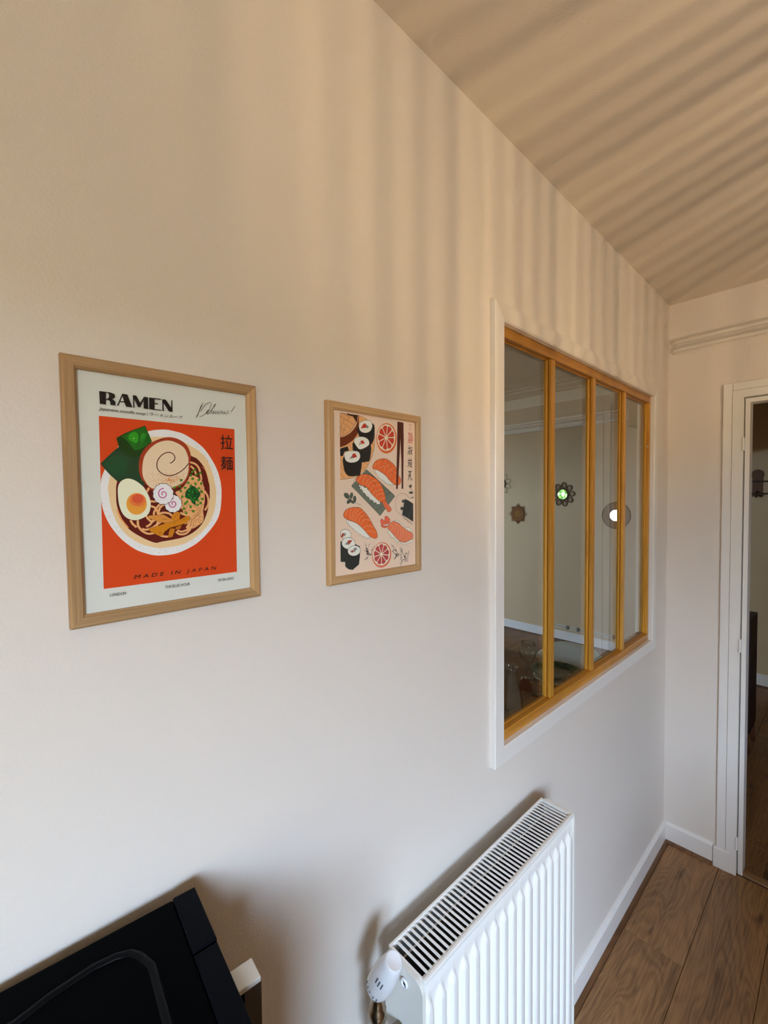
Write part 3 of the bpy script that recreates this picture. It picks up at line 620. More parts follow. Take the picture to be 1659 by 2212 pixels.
# ------------------------------------------------------------------ picture 2: sushi poster
pic2, k2 = picture('light oak picture frame holding the sushi print with brushed characters', .4330, .6614, 1.5104, 1.8183, 0, .0135)
P = Print(YP)
A, B = zm(690, 850, 6.9125), zm(690, 1050, 6.9125)
E7 = zm(860, 900, 10.05)
P.poly([(716, 868), (905, 900), (903, 1235), (716, 1262)], (224, 200, 180))
LX = A([(305, 0)])[0][0]
blk, sal, wl, ric = (36, 34, 32), (222, 104, 50), (246, 190, 150), (226, 222, 214)
# bamboo mat half disc
P.poly(A([(306, 288), (590, 330), (700, 380), (790, 480), (828, 640), (815, 820), (770, 980), (690, 1130), (580, 1230), (440, 1270), (312, 1285)]), (222, 166, 112))
P.stroke(A([(590, 330), (700, 380), (790, 480), (828, 640), (815, 820), (770, 980), (690, 1130), (580, 1230), (440, 1270), (312, 1285)]), blk, .9, True)
for a in ([(310, 970), (360, 1040)], [(310, 1080), (450, 1255)], [(310, 1190), (380, 1275)], [(600, 360), (660, 430)], [(620, 1040), (700, 1120)], [(650, 1020), (735, 1075)], [(690, 1000), (770, 985)], [(760, 810), (815, 870)], [(770, 730), (828, 780)], [(760, 860), (800, 930)], [(440, 760), (520, 860)], [(480, 740), (560, 830)], [(620, 1090), (680, 1150)], [(740, 920), (790, 960)]):
    P.stroke(A(a), blk, .6)
# basket
P.poly(A([(306, 805), (400, 770), (500, 700), (560, 620), (585, 540), (590, 325), (306, 288)]), (104, 44, 20))
P.poly(A([(306, 658), (370, 645), (420, 620), (470, 585), (510, 540), (545, 490), (565, 440), (577, 385), (580, 326), (306, 288)]), (206, 160, 120), line=blk, lw=.6)
P.poly(A([(308, 635), (360, 622), (400, 603), (450, 565), (490, 520), (518, 470), (535, 430), (548, 390), (555, 330), (306, 290)]), (214, 158, 106), line=blk, lw=.6)
P.poly(A([(418, 300), (572, 326), (560, 440), (500, 345), (412, 320)]), (62, 30, 18))
for a in ([(308, 340), (410, 400), (520, 470)], [(345, 290), (460, 360)], [(460, 340), (420, 280)], [(375, 380), (320, 500)], [(360, 450), (440, 500), (480, 540)], [(310, 540), (350, 560)], [(390, 490), (345, 610)], [(412, 290), (430, 310)], [(308, 500), (400, 560)], [(450, 350), (405, 410)]): P.stroke(A(a), blk, .7)
P.poly(A([(330, 815), (420, 790), (440, 850), (370, 870), (350, 930), (312, 940), (306, 830)]), blk)
def maki(bodypts, top, f1, f2, T):
    P.poly(T(bodypts), blk, True); P.poly(T(top), ric, True, line=(50, 46, 44), lw=.9); P.poly(T(f1), (190, 52, 36), line=(60, 30, 26), lw=.4); P.poly(T(f2), (130, 130, 122), line=(60, 60, 56), lw=.4)
maki([(580, 500), (800, 450), (818, 650), (780, 750), (700, 800), (585, 620)], [(600, 440), (680, 400), (760, 410), (790, 480), (760, 560), (690, 590), (620, 570), (590, 510)], [(660, 450), (690, 450), (700, 510), (615, 520)], [(690, 460), (735, 495), (725, 520), (700, 515)], A)
maki([(512, 720), (752, 740), (752, 980), (700, 1020), (560, 1020), (512, 900)], [(540, 660), (640, 645), (720, 680), (745, 750), (700, 800), (600, 835), (540, 770), (515, 720)], [(610, 710), (650, 700), (675, 745), (630, 755)], [(605, 725), (620, 755), (590, 775)], A)
maki([(370, 930), (612, 930), (612, 1190), (560, 1228), (430, 1228), (366, 1130)], [(380, 880), (480, 855), (580, 870), (608, 940), (570, 1010), (480, 1035), (400, 1010), (370, 940)], [(490, 905), (530, 895), (560, 945), (500, 965)], [(490, 925), (500, 965), (445, 975)], A)
# citrus slices
def citrus(cx_, cy_, rx, ry, rot, peel, flesh, T, s):
    c_ = T([(cx_, cy_)])[0]; P.ell(c_[0], c_[1], rx/s, ry/s, peel, 36, rot)
    c2 = T([(cx_-rx*.03, cy_-ry*.05)])[0]; P.ell(c2[0], c2[1], rx*.90/s, ry*.88/s, (240, 214, 192), 36, rot)
    for k in range(9):
        a0_, a1_ = 2*PI*k/9+.045, 2*PI*(k+1)/9-.045; pts = [(.10, (a0_+a1_)/2), (.74, a0_), (.80, (a0_*2+a1_)/3), (.80, (a0_+a1_*2)/3), (.74, a1_)]
        q = []
        for r_, t_ in pts:
            a, b = r_*rx/s*math.cos(t_), r_*ry/s*math.sin(t_); q.append((c2[0]+a*math.cos(rot)-b*math.sin(rot), c2[1]+a*math.sin(rot)+b*math.cos(rot)))
        P.poly(q, flesh, lift=(k == 0))
citrus(1000, 670, 152, 226, 0, (212, 102, 44), (192, 60, 36), A, 6.9125)
citrus(928, 1028, 142, 190, .12, (208, 108, 84), (178, 70, 70), B, 6.9125)
# salmon sushi 1
def nigiri(body, rice, lines_, dots_, T, bumps=None, c_=sal):
    rs_ = spline(T(rice), True, 4); cxr, cyr = sum(p[0] for p in rs_)/len(rs_), sum(p[1] for p in rs_)/len(rs_)
    for i_, p in enumerate(rs_[::2]): P.ell(p[0]+(p[0]-cxr)*.04, p[1]+(p[1]-cyr)*.04, 2.5, 2.3, (64, 60, 58), 10, lift=(i_ == 0))
    for i_, p in enumerate(rs_[::2]): P.ell(p[0]+(p[0]-cxr)*.04, p[1]+(p[1]-cyr)*.04, 2.0, 1.8, ric, 10, lift=(i_ == 0))
    P.poly(T(rice), ric, True)
    for i_ in range(7): P.ell(P.rng.uniform(min(p[0] for p in rs_)+4, max(p[0] for p in rs_)-4), cyr+P.rng.uniform(-3, 3), .5, .4, (150, 146, 140), 6, lift=False)
    P.poly(T(body), c_, True, line=(60, 28, 20), lw=1.0)
    for l in lines_: P.stroke(T(l), wl, .8, True)
    for a, b in dots_: P.ell(*T([(a, b)])[0], 1.3, .8, (50, 24, 30), 6, 1)
nigiri([(790, 1110), (840, 1010), (960, 972), (1050, 1010), (1130, 1090), (1170, 1200), (1215, 1290), (1190, 1360), (1120, 1360), (1040, 1290), (980, 1220), (880, 1150)],
       [(835, 1140), (950, 1180), (1050, 1270), (1090, 1350), (1020, 1345), (960, 1300), (890, 1250)],
       [[(850, 1040), (810, 1100)], [(900, 1000), (880, 1060), (885, 1120)], [(990, 1010), (960, 1080), (890, 1120)], [(1050, 1060), (980, 1100), (960, 1180)], [(1120, 1120), (1040, 1150), (1010, 1220)], [(1160, 1190), (1080, 1200), (1040, 1260)], [(1190, 1260), (1130, 1290), (1100, 1340)]], [(945, 1003), (970, 1058), (1010, 1025), (1048, 1055), (1060, 1090), (1108, 1140), (1090, 1190)], A)
# chopsticks
cs = (78, 34, 22)
P.poly(A([(1162, 422), (1212, 428), (1210, 620), (1180, 1200), (1166, 1425), (1142, 1425), (1150, 1100), (1160, 700)]), cs)
P.poly(A([(1205, 428), (1252, 436), (1256, 700), (1248, 1422), (1225, 1424), (1222, 1000), (1205, 600)]), cs)
# slate board with prawn sushi
P.poly(A([(478, 1385), (700, 1135), (1100, 1505)])+B([(1125, 150), (905, 442), (560, 80)]), (104, 112, 100), line=(40, 40, 38), lw=1)
for l in ([(520, -60), (600, 60)], [(700, 180), (640, 90)], [(780, 230), (745, 270)], [(930, 300), (850, 360)], [(1060, 90), (1000, 150)], [(540, -120), (480, 0)]): P.stroke(B(l), (40, 40, 38), .8)
for l in ([(640, 1310), (560, 1380)], [(780, 1220), (830, 1260)], [(900, 1360), (950, 1400)], [(1000, 1500), (1050, 1470)]): P.stroke(A(l), (40, 40, 38), .8)
nigiri([(545, -110), (620, -170), (720, -175), (840, -110), (920, -20), (965, 90), (985, 215), (930, 245), (860, 200), (770, 110), (700, 20), (590, -30)],
       [(605, 0), (700, 40), (780, 120), (885, 230), (860, 255), (760, 190), (660, 90)],
       [[(640, -170), (590, -100), (560, -40)], [(690, -170), (650, -80), (640, -20)], [(760, -150), (710, -70), (690, -5)], [(850, -90), (760, -60), (720, 20)], [(910, -20), (800, 0), (760, 70)], [(940, 50), (830, 70), (800, 130)], [(965, 110), (860, 130), (840, 180)], [(975, 170), (900, 200), (880, 220)]],
       [(730, -120), (765, -85), (815, -50), (860, 50), (830, -20)], B)
P.poly(B([(930, 240), (985, 220), (1060, 320), (1078, 350), (1050, 385), (1020, 385), (970, 320)]), (222, 112, 76), line=(60, 28, 20), lw=.8)
P.stroke(B([(960, 245), (1030, 375)]), (60, 28, 20), .6)
# leaf
for (a, b, c_, d, e_) in ((405, 145, 52, 34, .8), (475, 140, 46, 22, 1.75), (440, 225, 46, 26, 2.3), (522, 195, 52, 24, 1.6), (490, 240, 30, 18, .6)):
    q = B([(a, b)])[0]; P.ell(q[0], q[1], c_/6.9, d/6.9, (78, 86, 74), 14, e_, line=(50, 52, 46), lw=.4)
P.stroke(B([(430, 170), (520, 240), (615, 282)]), (70, 70, 62), .8, True)
# big salmon
nigiri([(355, 420), (400, 350), (490, 320), (600, 325), (680, 400), (740, 480), (800, 590), (850, 680), (860, 760), (820, 782), (740, 740), (660, 650), (560, 560), (440, 510), (370, 470)],
       [(420, 520), (520, 540), (620, 620), (730, 740), (700, 765), (600, 710), (500, 630), (440, 570)],
       [[(420, 350), (380, 440)], [(480, 335), (450, 420), (455, 500)], [(540, 330), (490, 420), (480, 510)], [(590, 345), (520, 430), (510, 520)], [(650, 370), (560, 440), (540, 530)], [(700, 440), (610, 460), (580, 550)], [(760, 510), (670, 500), (610, 570)], [(800, 620), (720, 590), (650, 630)], [(840, 700), (760, 670), (700, 680)]],
       [(672, 450), (698, 485), (738, 548)], B)
# prawn sushi right
RX = 1388
P.poly(B([(1010, 640), (1060, 760), (1110, 780), (1150, 840), (1200, 830), (1260, 880), (1330, 850), (RX, 820), (RX, 700), (1340, 620), (1280, 620), (1230, 560), (1130, 510)]), (226, 214, 200), True, line=(80, 74, 66), lw=.7)
P.poly(B([(1010, 600), (1040, 560), (1100, 522), (1180, 550), (1250, 620), (1320, 670), (1370, 690), (1390, 720), (1388, 790), (1330, 815), (1270, 845), (1190, 820), (1140, 770), (1080, 700), (1020, 640)]), (224, 120, 84), line=(70, 34, 24), lw=1)
for l in ([(1060, 560), (1090, 620), (1060, 680)], [(1100, 535), (1135, 610), (1110, 690)], [(1150, 550), (1175, 640), (1150, 740)], [(1200, 590), (1215, 680), (1190, 800)], [(1250, 630), (1250, 700), (1215, 800)], [(1290, 660), (1290, 720), (1250, 830)], [(1340, 690), (1330, 750), (1300, 820)], [(1380, 710), (1370, 760), (1350, 800)]): P.stroke(B(l), wl, .8, True)
for q in ([(1040, 550), (1045, 490), (990, 445), (968, 480), (985, 540)], [(1030, 560), (970, 520), (925, 490), (905, 520), (930, 570)], [(1010, 600), (960, 590), (915, 570), (925, 610), (980, 625)]): P.poly(B(q), (222, 106, 76), True, line=(80, 36, 26), lw=.6)
# black rolls, bottom left
P.poly(B([(310, 830), (400, 800), (600, 900), (600, 1040), (585, 1170), (490, 1252), (430, 1240), (382, 1200), (380, 1132), (312, 1130)]), (44, 46, 44))
for (a, b, c_, d, e_) in ((385, 720, 82, 74, .3), (428, 855, 100, 88, .2), (512, 965, 96, 78, -.2)):
    q = B([(a, b)])[0]; pts = []
    for i in range(26):
        t_ = 2*PI*i/26; u, v_ = c_/6.9*math.cos(t_), d/6.9*math.sin(t_); pts.append((max(LX+.6, q[0]+u*math.cos(e_)-v_*math.sin(e_)), q[1]+u*math.sin(e_)+v_*math.cos(e_)))
    P.poly(pts, ric, line=(40, 38, 36), lw=1)
for f1, f2 in (([(330, 710), (360, 700), (345, 765), (315, 765)], [(360, 700), (392, 710), (375, 745), (352, 750)]), ([(425, 810), (488, 808), (440, 870), (410, 850)], [(415, 830), (435, 875), (372, 870)]), ([(460, 970), (500, 955), (510, 985), (470, 990)], [(500, 935), (545, 915), (555, 940), (515, 985)])):
    P.poly(B(f1), (176, 66, 52), line=(60, 30, 26), lw=.4); P.poly(B(f2), (136, 134, 126), line=(60, 58, 54), lw=.4)
# wrapped roll, right edge
P.stroke(B([(1395, 180), (1330, 170), (1290, 130), (1210, 108), (1150, 160), (1130, 260), (1150, 370), (1230, 440), (1290, 500), (1350, 550), (1386, 575)]), (80, 74, 66), .8, True)
P.poly(B([(1270, 190), (1330, 220), (1394, 262), (1394, 532), (1300, 470), (1230, 430), (1250, 300)]), (48, 50, 48))
P.stroke(B([(1392, 270), (1350, 380), (1320, 470)]), (120, 122, 116), .8)
for a, b in ((1245, 225), (1225, 335)): P.ell(*B([(a, b)])[0], 3.2, 3.6, (70, 76, 68), 12)
P.stroke(B([(1240, 440), (1270, 500), (1300, 480), (1320, 540), (1350, 520), (1386, 575)]), (80, 74, 66), .7, True)
# brushed characters
red = (188, 60, 48)
for l in ([(225, 178), (282, 180), (240, 232), (275, 250), (255, 292), (222, 268)], [(205, 340), (230, 370)], [(212, 380), (300, 368)], [(235, 345), (232, 420)], [(280, 348), (275, 410)], [(215, 415), (310, 405)], [(205, 455), (235, 440), (215, 520), (208, 560)], [(215, 560), (300, 560)], [(245, 440), (245, 540)],
          [(250, 440), (312, 435), (312, 500), (250, 500)], [(262, 470), (300, 468)], [(250, 520), (310, 515), (295, 560)], [(275, 430), (278, 550)], [(225, 480), (225, 545)]): P.stroke(E7(l), red, 1.5)
for l in ([(232, 635), (234, 810)], [(208, 690), (262, 680)], [(200, 770), (255, 750)], [(262, 678), (302, 672)], [(275, 690), (255, 730), (300, 735)], [(295, 710), (270, 790), (240, 828)], [(262, 750), (300, 830)], [(198, 820), (225, 790)],
          [(225, 912), (226, 1060)], [(195, 960), (255, 950)], [(200, 1010), (300, 1005)], [(268, 915), (268, 1090)], [(250, 950), (292, 945)], [(195, 1080), (240, 1040)], [(240, 1090), (298, 1090)], [(248, 1045), (292, 1042)],
          [(205, 1190), (292, 1190)], [(240, 1195), (236, 1290), (205, 1380)], [(205, 1290), (262, 1270)], [(258, 1200), (262, 1350), (280, 1388), (296, 1340)]): P.stroke(E7(l), blk, 2.1)
P.ell(*E7([(258, 1510)])[0], 2.6, 3.4, (70, 74, 64), 10); P.stroke(E7([(225, 1530), (260, 1530), (300, 1475)]), (70, 74, 64), .8); P.stroke(E7([(250, 1545), (280, 1590), (318, 1615)]), (70, 74, 64), .8, True)
P.ell(*E7([(270, 1650)])[0], 4.6, 2.6, (70, 74, 64), 12, .1); P.poly(E7([(265, 1770), (318, 1735), (318, 1770)]), (60, 60, 52))
# twigs
def twig(l, T, nb, c_=(44, 40, 46)):
    P.stroke(T(l), c_, .8)
    for i in range(nb):
        j = P.rng.randrange(len(l)-1); t_ = P.rng.random(); a = l[j][0]+(l[j+1][0]-l[j][0])*t_; b = l[j][1]+(l[j+1][1]-l[j][1])*t_; dx, dy = P.rng.uniform(-18, 18), P.rng.uniform(-18, 18)
        P.stroke(T([(a, b), (a+dx, b+dy)]), c_, .5); P.ell(*T([(a+dx, b+dy)])[0], .8, .8, c_, 6, lift=False)
for l in ([(680, 835), (690, 930), (735, 1010)], [(750, 850), (700, 960), (735, 1010)], [(660, 960), (710, 975), (735, 1010)], [(805, 885), (780, 950), (760, 1030)], [(665, 1100), (740, 1025)], [(690, 1005), (735, 1015)], [(1060, 870), (1110, 920), (1180, 1025)], [(1180, 1025), (1110, 1075)], [(1085, 960), (1130, 965)], [(1110, 1000), (1150, 1035)],
          [(1205, 910), (1235, 1000), (1290, 1100)], [(1205, 1210), (1215, 1130), (1255, 1090)], [(1325, 960), (1300, 1060), (1310, 1130), (1250, 1095)], [(1285, 990), (1275, 1060)], [(1230, 930), (1205, 1020), (1210, 1100)]): twig(l, B, 7)
P.build('print', pic2)
box('backing', .442, .652, -.0050, -.0008, 1.519, 1.810, MATS['backing_board'], pic2)
bm = bmesh.new(); v = [bm.verts.new(p) for p in ((.440, -.0085, 1.517), (.655, -.0085, 1.517), (.655, -.0085, 1.812), (.440, -.0085, 1.812))]; bm.faces.new(v); finish('glass', bm, PGLASS, pic2)
put(pic2)

# ------------------------------------------------------------------ radiator
RX0, RX1, RY0, RY1, RZ0, RZ1 = .527, 1.108, -.040, -.1305, .24, .850
rad = thing('radiator', 'white ribbed panel radiator with slatted top grille below the interior window', 'radiator', loc=((RX0+RX1)/2, (RY0+RY1)/2, RZ0))
def ribbed(name, yf, sgn, x0, x1, z0, z1):
    """pressed steel panel: raised upright channels that end in rounded shoulders"""
    pitch = .03345; first = .5434; nx = 17*16; nz = [z0, z0+.028, z0+.033, z0+.040, z0+.048]+[z1-.046, z1-.040, z1-.034, z1-.029, z1-.024]
    zs = [z0]+nz[1:]+[z1]; zs = sorted(set(zs)); bm = bmesh.new(); G = []
    N_ = 320
    for j, z in enumerate(zs):
        row = []
        for i in range(N_+1):
            x_ = x0+(x1-x0)*i/N_; u = ((x_-first)/pitch); fr = abs(u-round(u))*pitch
            on = -.6 < u < 16.6
            top = z1-.026-max(0, (fr-.002))*1.1; bot = z0+.030+max(0, fr-.002)*1.1
            prof_ = max(0, min(1, (.0125-fr)/.0055)); prof_ = prof_*prof_*(3-2*prof_)
            fz = max(0, min(1, (top-z)/.012))*max(0, min(1, (z-bot)/.012)); h = .0085*prof_*fz if on else 0
            row.append(bm.verts.new((x_, yf+sgn*(h+.0005), z)))
        G.append(row)
    for A_, B_ in zip(G, G[1:]):
        for i in range(N_): bm.faces.new((A_[i], A_[i+1], B_[i+1], B_[i]))
    # turned-back rim
    def rim(a, b): bm.faces.new((a[0], a[1], b[1], b[0]))
    back_ = lambda v_: bm.verts.new((v_.co.x, yf-sgn*.012, v_.co.z))
    loop = G[0]+[r_[-1] for r_ in G[1:]]+G[-1][::-1][1:]+[r_[0] for r_ in G[::-1][1:-1]]
    bk = [back_(v_) for v_ in loop]
    for i in range(len(loop)): bm.faces.new((loop[i], loop[(i+1) % len(loop)], bk[(i+1) % len(bk)], bk[i]))
    return finish(name, bm, RADW, rad, True)
ribbed('front_panel', RY1+.006, -1, RX0+.006, RX1-.006, RZ0, RZ1-.012)
ribbed('rear_panel', RY0-.004, 1, RX0+.01, RX1-.01, RZ0, RZ1-.034)
# convector fins between the panels
bm = bmesh.new(); n = 70
xs_ = [RX0+.012+(RX1-RX0-.024)*i/n for i in range(n+1)]
for (ya, yb) in ((RY1+.014, RY1+.038), (RY0-.038, RY0-.014)):
    A_ = [bm.verts.new((x_, ya if (i//1) % 2 else yb, RZ0+.04)) for i, x_ in enumerate(xs_)]; B_ = [bm.verts.new((x_, ya if i % 2 else yb, RZ1-.055)) for i, x_ in enumerate(xs_)]
    for i in range(n): bm.faces.new((A_[i], A_[i+1], B_[i+1], B_[i]))
bbox(bm, RX0+.008, RX1-.008, RY1+.008, RY1+.014, RZ0+.02, RZ1-.016); bbox(bm, RX0+.012, RX1-.012, RY0-.012, RY0-.0065, RZ0+.02, RZ1-.012)  # flat dark sheets over the panels' inner faces, painted shade below the slots
finish('convector', bm, FIN, rad)
# side covers with rounded shoulders
def side_cover(name, xa, xb):
    bm = bmesh.new(); c_ = []
    R_ = .016
    for cy_, cz_, a0_ in ((RY1+R_, RZ1-R_-.001, PI), (RY0-R_, RZ1-R_-.001, PI/2)):
        for i in range(7): t_ = a0_-i*PI/12; c_.append((cy_+R_*math.cos(t_), cz_+R_*math.sin(t_)))
    c_ += [(RY0, RZ0), (RY1, RZ0)]
    Av = [bm.verts.new((xa, p[0], p[1])) for p in c_]; Bv = [bm.verts.new((xb, p[0], p[1])) for p in c_]
    k = len(c_)
    for i in range(k): bm.faces.new((Av[i], Av[(i+1) % k], Bv[(i+1) % k], Bv[i]))
    bm.faces.new(Av[::-1]); bm.faces.new(Bv); bmesh.ops.bevel(bm, geom=[e_ for e_ in bm.edges if abs(e_.verts[0].co.x-e_.verts[1].co.x) < 1e-6], offset=.0015, segments=2, affect='EDGES')
    return finish(name, bm, RADC, rad)
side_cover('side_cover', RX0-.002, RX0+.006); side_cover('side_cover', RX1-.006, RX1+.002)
gz = RZ1
grille = box('grille', RX0+.006, RX1-.006, RY1+.0015, RY1+.0095, gz-.009, gz-.0005, RADW, rad, bev=.0022)
box('border', RX0+.006, RX1-.006, RY0-.007, RY0-.001, gz-.009, gz-.0005, RADW, grille, bev=.0015)
box('border', RX0+.006, RX0+.010, RY1+.0095, RY0-.007, gz-.009, gz-.0012, RADW, grille); box('border', RX1-.013, RX1-.006, RY1+.0095, RY0-.007, gz-.009, gz-.0012, RADW, grille)
ns = 46; x_a, x_b = RX0+.010, RX1-.013; bm = bmesh.new(); bbox(bm, -.0026, .0026, RY1+.009, RY0-.0065, -.0018, 0, .0006); sl = finish('slat', bm, RADW, grille)
for i in range(1, ns+1):
    o = sl if i == 1 else sl.copy()
    if i > 1: COL.objects.link(o); o.parent = grille
    o.location = (x_a+(x_b-x_a)*i/(ns+1), 0, gz-.0015)
box('bleed_plug', RX0-.005, RX0-.002, -.094, -.088, .822, .830, BLACK2, rad, bev=.0012)
lathe('collar', [(.0045, 0), (.0075, 0), (.008, .002), (.007, .004), (.005, .004), (.0045, .001)], WPL, rad, 20, Matrix.Translation((RX0-.003, -.091, .826)) @ Matrix.Rotation(-PI/2, 4, 'Y'))
# valve: nickel body and pipe, white thermostatic head leaning outwards
vx = .475; B0 = Vector((vx, -.079, .852)); T0 = Vector((vx+.004, -.111, .914)); ax = (T0-B0)
valve = lathe('valve', [(0, 0), (.0105, 0), (.0105, .02), (.014, .022), (.014, .036), (.0105, .038), (.011, .06), (.015, .064), (.015, .078), (.011, .082), (.011, .10), (.013, .105), (.013, .118), (.015, .12), (.015, .134), (0, .134)], BRASS, rad, 20, Matrix.Translation((vx, -.074, .728)))
tube('supply_pipe', [(vx, -.074, .0), (vx, -.074, .4), (vx, -.074, .74)], .0085, BRASS, rad, 14)
tube('union', [(vx, -.074, .735), (vx+.02, -.076, .735), (RX0, -.078, .735)], .010, BRASS, rad, 14)
Mh = Matrix.Translation(B0-ax*.12) @ ax.to_track_quat('Z', 'Y').to_matrix().to_4x4(); L_ = ax.length*1.12
head = lathe('thermostat_head', [(0, -.006), (.014, -.006), (.0185, -.002), (.0208, .006), (.0215, .018), (.0212, .034), (.0195, .052), (.0162, L_-.008), (.0142, L_-.001), (.013, L_), (.0122, L_-.0006), (0, L_+.0008)], WPL, rad, 40, Mh)
SG = mat('scale_grey', (.12, .13, .15, 1), .6)
def on_head(a, h, w_, l_, name, M_=SG, r=None, th=.0006):
    rr_ = r if r else .0212
    return box(name, -w_/2, w_/2, -th, th, -l_/2, l_/2, M_, head, M=Mh @ Matrix.Rotation(a, 4, 'Z') @ Matrix.Translation((0, -rr_, h)))
# find the head azimuth that faces the camera
cdir = (Mh.inverted() @ Vector((0, -CD, CH))); az = math.atan2(cdir.x, -cdir.y)
for i in (-1, 0, 1): on_head(az+i*.26, .042, .0019, .0115, 'vent_slot', r=.0204)
for i, (dx, dl) in enumerate(((-.85, .006), (-.55, .005), (-.25, .002), (.15, .004), (.45, .005))): on_head(az+dx, .009, .0016 if i != 2 else .003, dl, 'scale_mark', r=.0209)
for i in range(0): on_head(az+i*.5+.25, .022, .0012, .020, 'grip_rib', WPL, r=.0214, th=.0006)
put(rad)
for ob in (head, grille):
    for c in ob.children: c.matrix_parent_inverse = (ob.matrix_parent_inverse).inverted() if False else Matrix()

# ------------------------------------------------------------------ microwave oven, bottom left
ang = -math.radians(4.3)
MW = Matrix.Translation((.1996, -.031, 0)) @ Matrix.Rotation(ang, 4, 'Z')   # local: -x = depth of the oven, -y = width of its front
zt_ = 1.158; zb_ = .885
mw = thing('microwave_oven', 'black microwave oven with pale bar handle standing against the wall', 'microwave', loc=(.0, -.26, zb_))
box('body', -.385, -.027, -.465, -.001, zb_+.012, zt_-.001, BLACK, mw, bev=.002, M=MW)
box('control_panel', -.0265, 0, -.0865, -.0, zb_+.012, zt_, BLACK2, mw, bev=.0015, M=MW)
dr = box('door', -.0265, -.001, -.465, -.0895, zb_+.012, zt_-.0005, BLACK2, mw, bev=.0015, M=MW)
box('window', -.002, .0003, -.43, -.20, zb_+.06, zt_-.05, mat('dark_glass', (.004, .004, .005, 1), .05), dr, M=MW)
rg = [MW.inverted() @ back(px, py, 2, zt_-.001) for px, py in ((30, 2212), (110, 2150), (200, 2090), (250, 2066), (282, 2058), (302, 2064))]
rg = [(v_.x, v_.y, zt_-.0035) for v_ in rg]
last = rg[-1]; first_ = rg[0]
path = [(-.33, first_[1]-.30, zt_-.0035), (-.345, first_[1]-.02, zt_-.0035), (-.33, first_[1]-.004, zt_-.0035)]+rg+[(last[0]+.008, last[1]-.02, zt_-.0035), (last[0]+.008, last[1]-.12, zt_-.0035), (last[0]+.008, last[1]-.28, zt_-.0035)]
path = [tuple(MW @ Vector(p)) for p in path]
tube('pressed_ridge', path, .0050, mat('ridge_enamel', (.002, .0024, .003, 1), .4, spec=.08), mw, 12)
hz = 1.140
HB = mat('handle_side_shade', (.02, .014, .012, 1), .3)  # shade and the dark oven's reflection put into the bar's colour
hd = box('handle', .002, .0285, -.141, -.115, hz-.006, hz, mat('handle_cream', (.66, .64, .58, 1), .35), dr, bev=.0012, M=MW)
box('handle_bar', .0105, .028, -.1407, -.1153, .925, hz-.0062, HB, dr, M=MW); box('handle_foot', .001, .0285, -.141, -.115, .915, .925, MATS['handle_cream'], dr, M=MW)
box('handle_edge', .028, .0292, -.140, -.116, .925, hz-.0062, mat('handle_brown', rgb(92, 66, 52), .4), dr, M=MW)
for a, b in ((-.35, -.43), (-.35, -.04), (-.05, -.43), (-.05, -.04)): lathe('foot', [(0, 0), (.012, 0), (.012, .013), (0, .013)], BLACK2, mw, 14, MW @ Matrix.Translation((a, b, zb_)))
put(mw)
cab = thing('cabinet', 'dark kitchen base cabinet under the black microwave oven', 'cabinet', loc=(0, -.26, 0))
box('body', -.40, -.045, -.49, -.010, .07, zb_-.03, mat('cabinet_dark', (.05, .04, .035, 1), .5), cab, M=MW)
box('worktop', -.41, -.03, -.50, -.006, zb_-.03, zb_, mat('worktop_dark', (.08, .06, .045, 1), .4), cab, bev=.002, M=MW)
box('plinth', -.39, -.07, -.47, -.02, .0, .07, MATS['cabinet_dark'], cab, M=MW)
d_ = box('door', -.045, -.038, -.485, -.015, .08, zb_-.035, MATS['cabinet_dark'], cab, M=MW); box('handle', -.038, -.03, -.30, -.20, .78, .79, STEEL, d_, M=MW)
put(cab)

# ------------------------------------------------------------------ pipes near the ceiling of the end wall
PP = mat('pipe_paint', (.80, .76, .68, 1), .4)
for z, n_, lab in ((2.366, 0, 'upper'), (2.329, 1, 'lower')):
    p = thing('heating_pipe', f'cream painted {lab} heating pipe running level near the ceiling above the doorway', 'pipe', 'two painted pipes on the end wall', (CX-.018, -.9, z))
    bend = [(CX+.002, -.020, z-.004), (CX-.008, -.022, z-.003), (CX-.016, -.030, z), (CX-.019, -.045, z), (CX-.019, -.2, z+.001), (CX-.019, -1.0, z+.002), (CX-.019, -2.04, z)]
    tube('pipe', bend, .0085, PP, p, 14)
    for yy in (-.62, -1.4): box('clip', CX-.024, CX, yy-.006, yy+.006, z-.011, z+.011, PP, p, bev=.002)
    put(p)

# ------------------------------------------------------------------ dining room, seen through the panes
TBW = wood('table_oak', rgb(74, 48, 26), rgb(124, 86, 50), 0, 1, .4)
tab = thing('dining_table', 'brown wooden dining table laid behind the interior window', 'table', loc=(1.70, .52, 0))
box('tabletop', 1.05, 2.325, .13, .98, .715, .75, TBW, tab, bev=.003)
for a in (1.12, 2.25):
    for b in (.17, .91): box('leg', a-.03, a+.03, b-.03, b+.03, 0, .715, TBW, tab, bev=.003)
box('apron', 1.15, 2.22, .22, .24, .64, .715, TBW, tab); box('apron', 1.15, 2.22, .87, .89, .64, .715, TBW, tab)
put(tab)
def ceramic(name, c1, c2):
    M = bpy.data.materials.new(name); M.use_nodes = True; N = M.node_tree; b = N.nodes['Principled BSDF']; b.inputs['Roughness'].default_value = .2
    n_ = N.nodes.new('ShaderNodeTexNoise'); n_.inputs['Scale'].default_value = 45; n_.inputs['Detail'].default_value = 4; r_ = N.nodes.new('ShaderNodeValToRGB')
    t_ = N.nodes.new('ShaderNodeTexCoord'); N.links.new(t_.outputs['Object'], n_.inputs[0]); N.links.new(n_.outputs[0], r_.inputs[0]); N.links.new(r_.outputs[0], b.inputs['Base Color'])
    r_.color_ramp.elements[0].position = .38; r_.color_ramp.elements[0].color = c1; r_.color_ramp.elements[1].position = .66; r_.color_ramp.elements[1].color = c2; return M
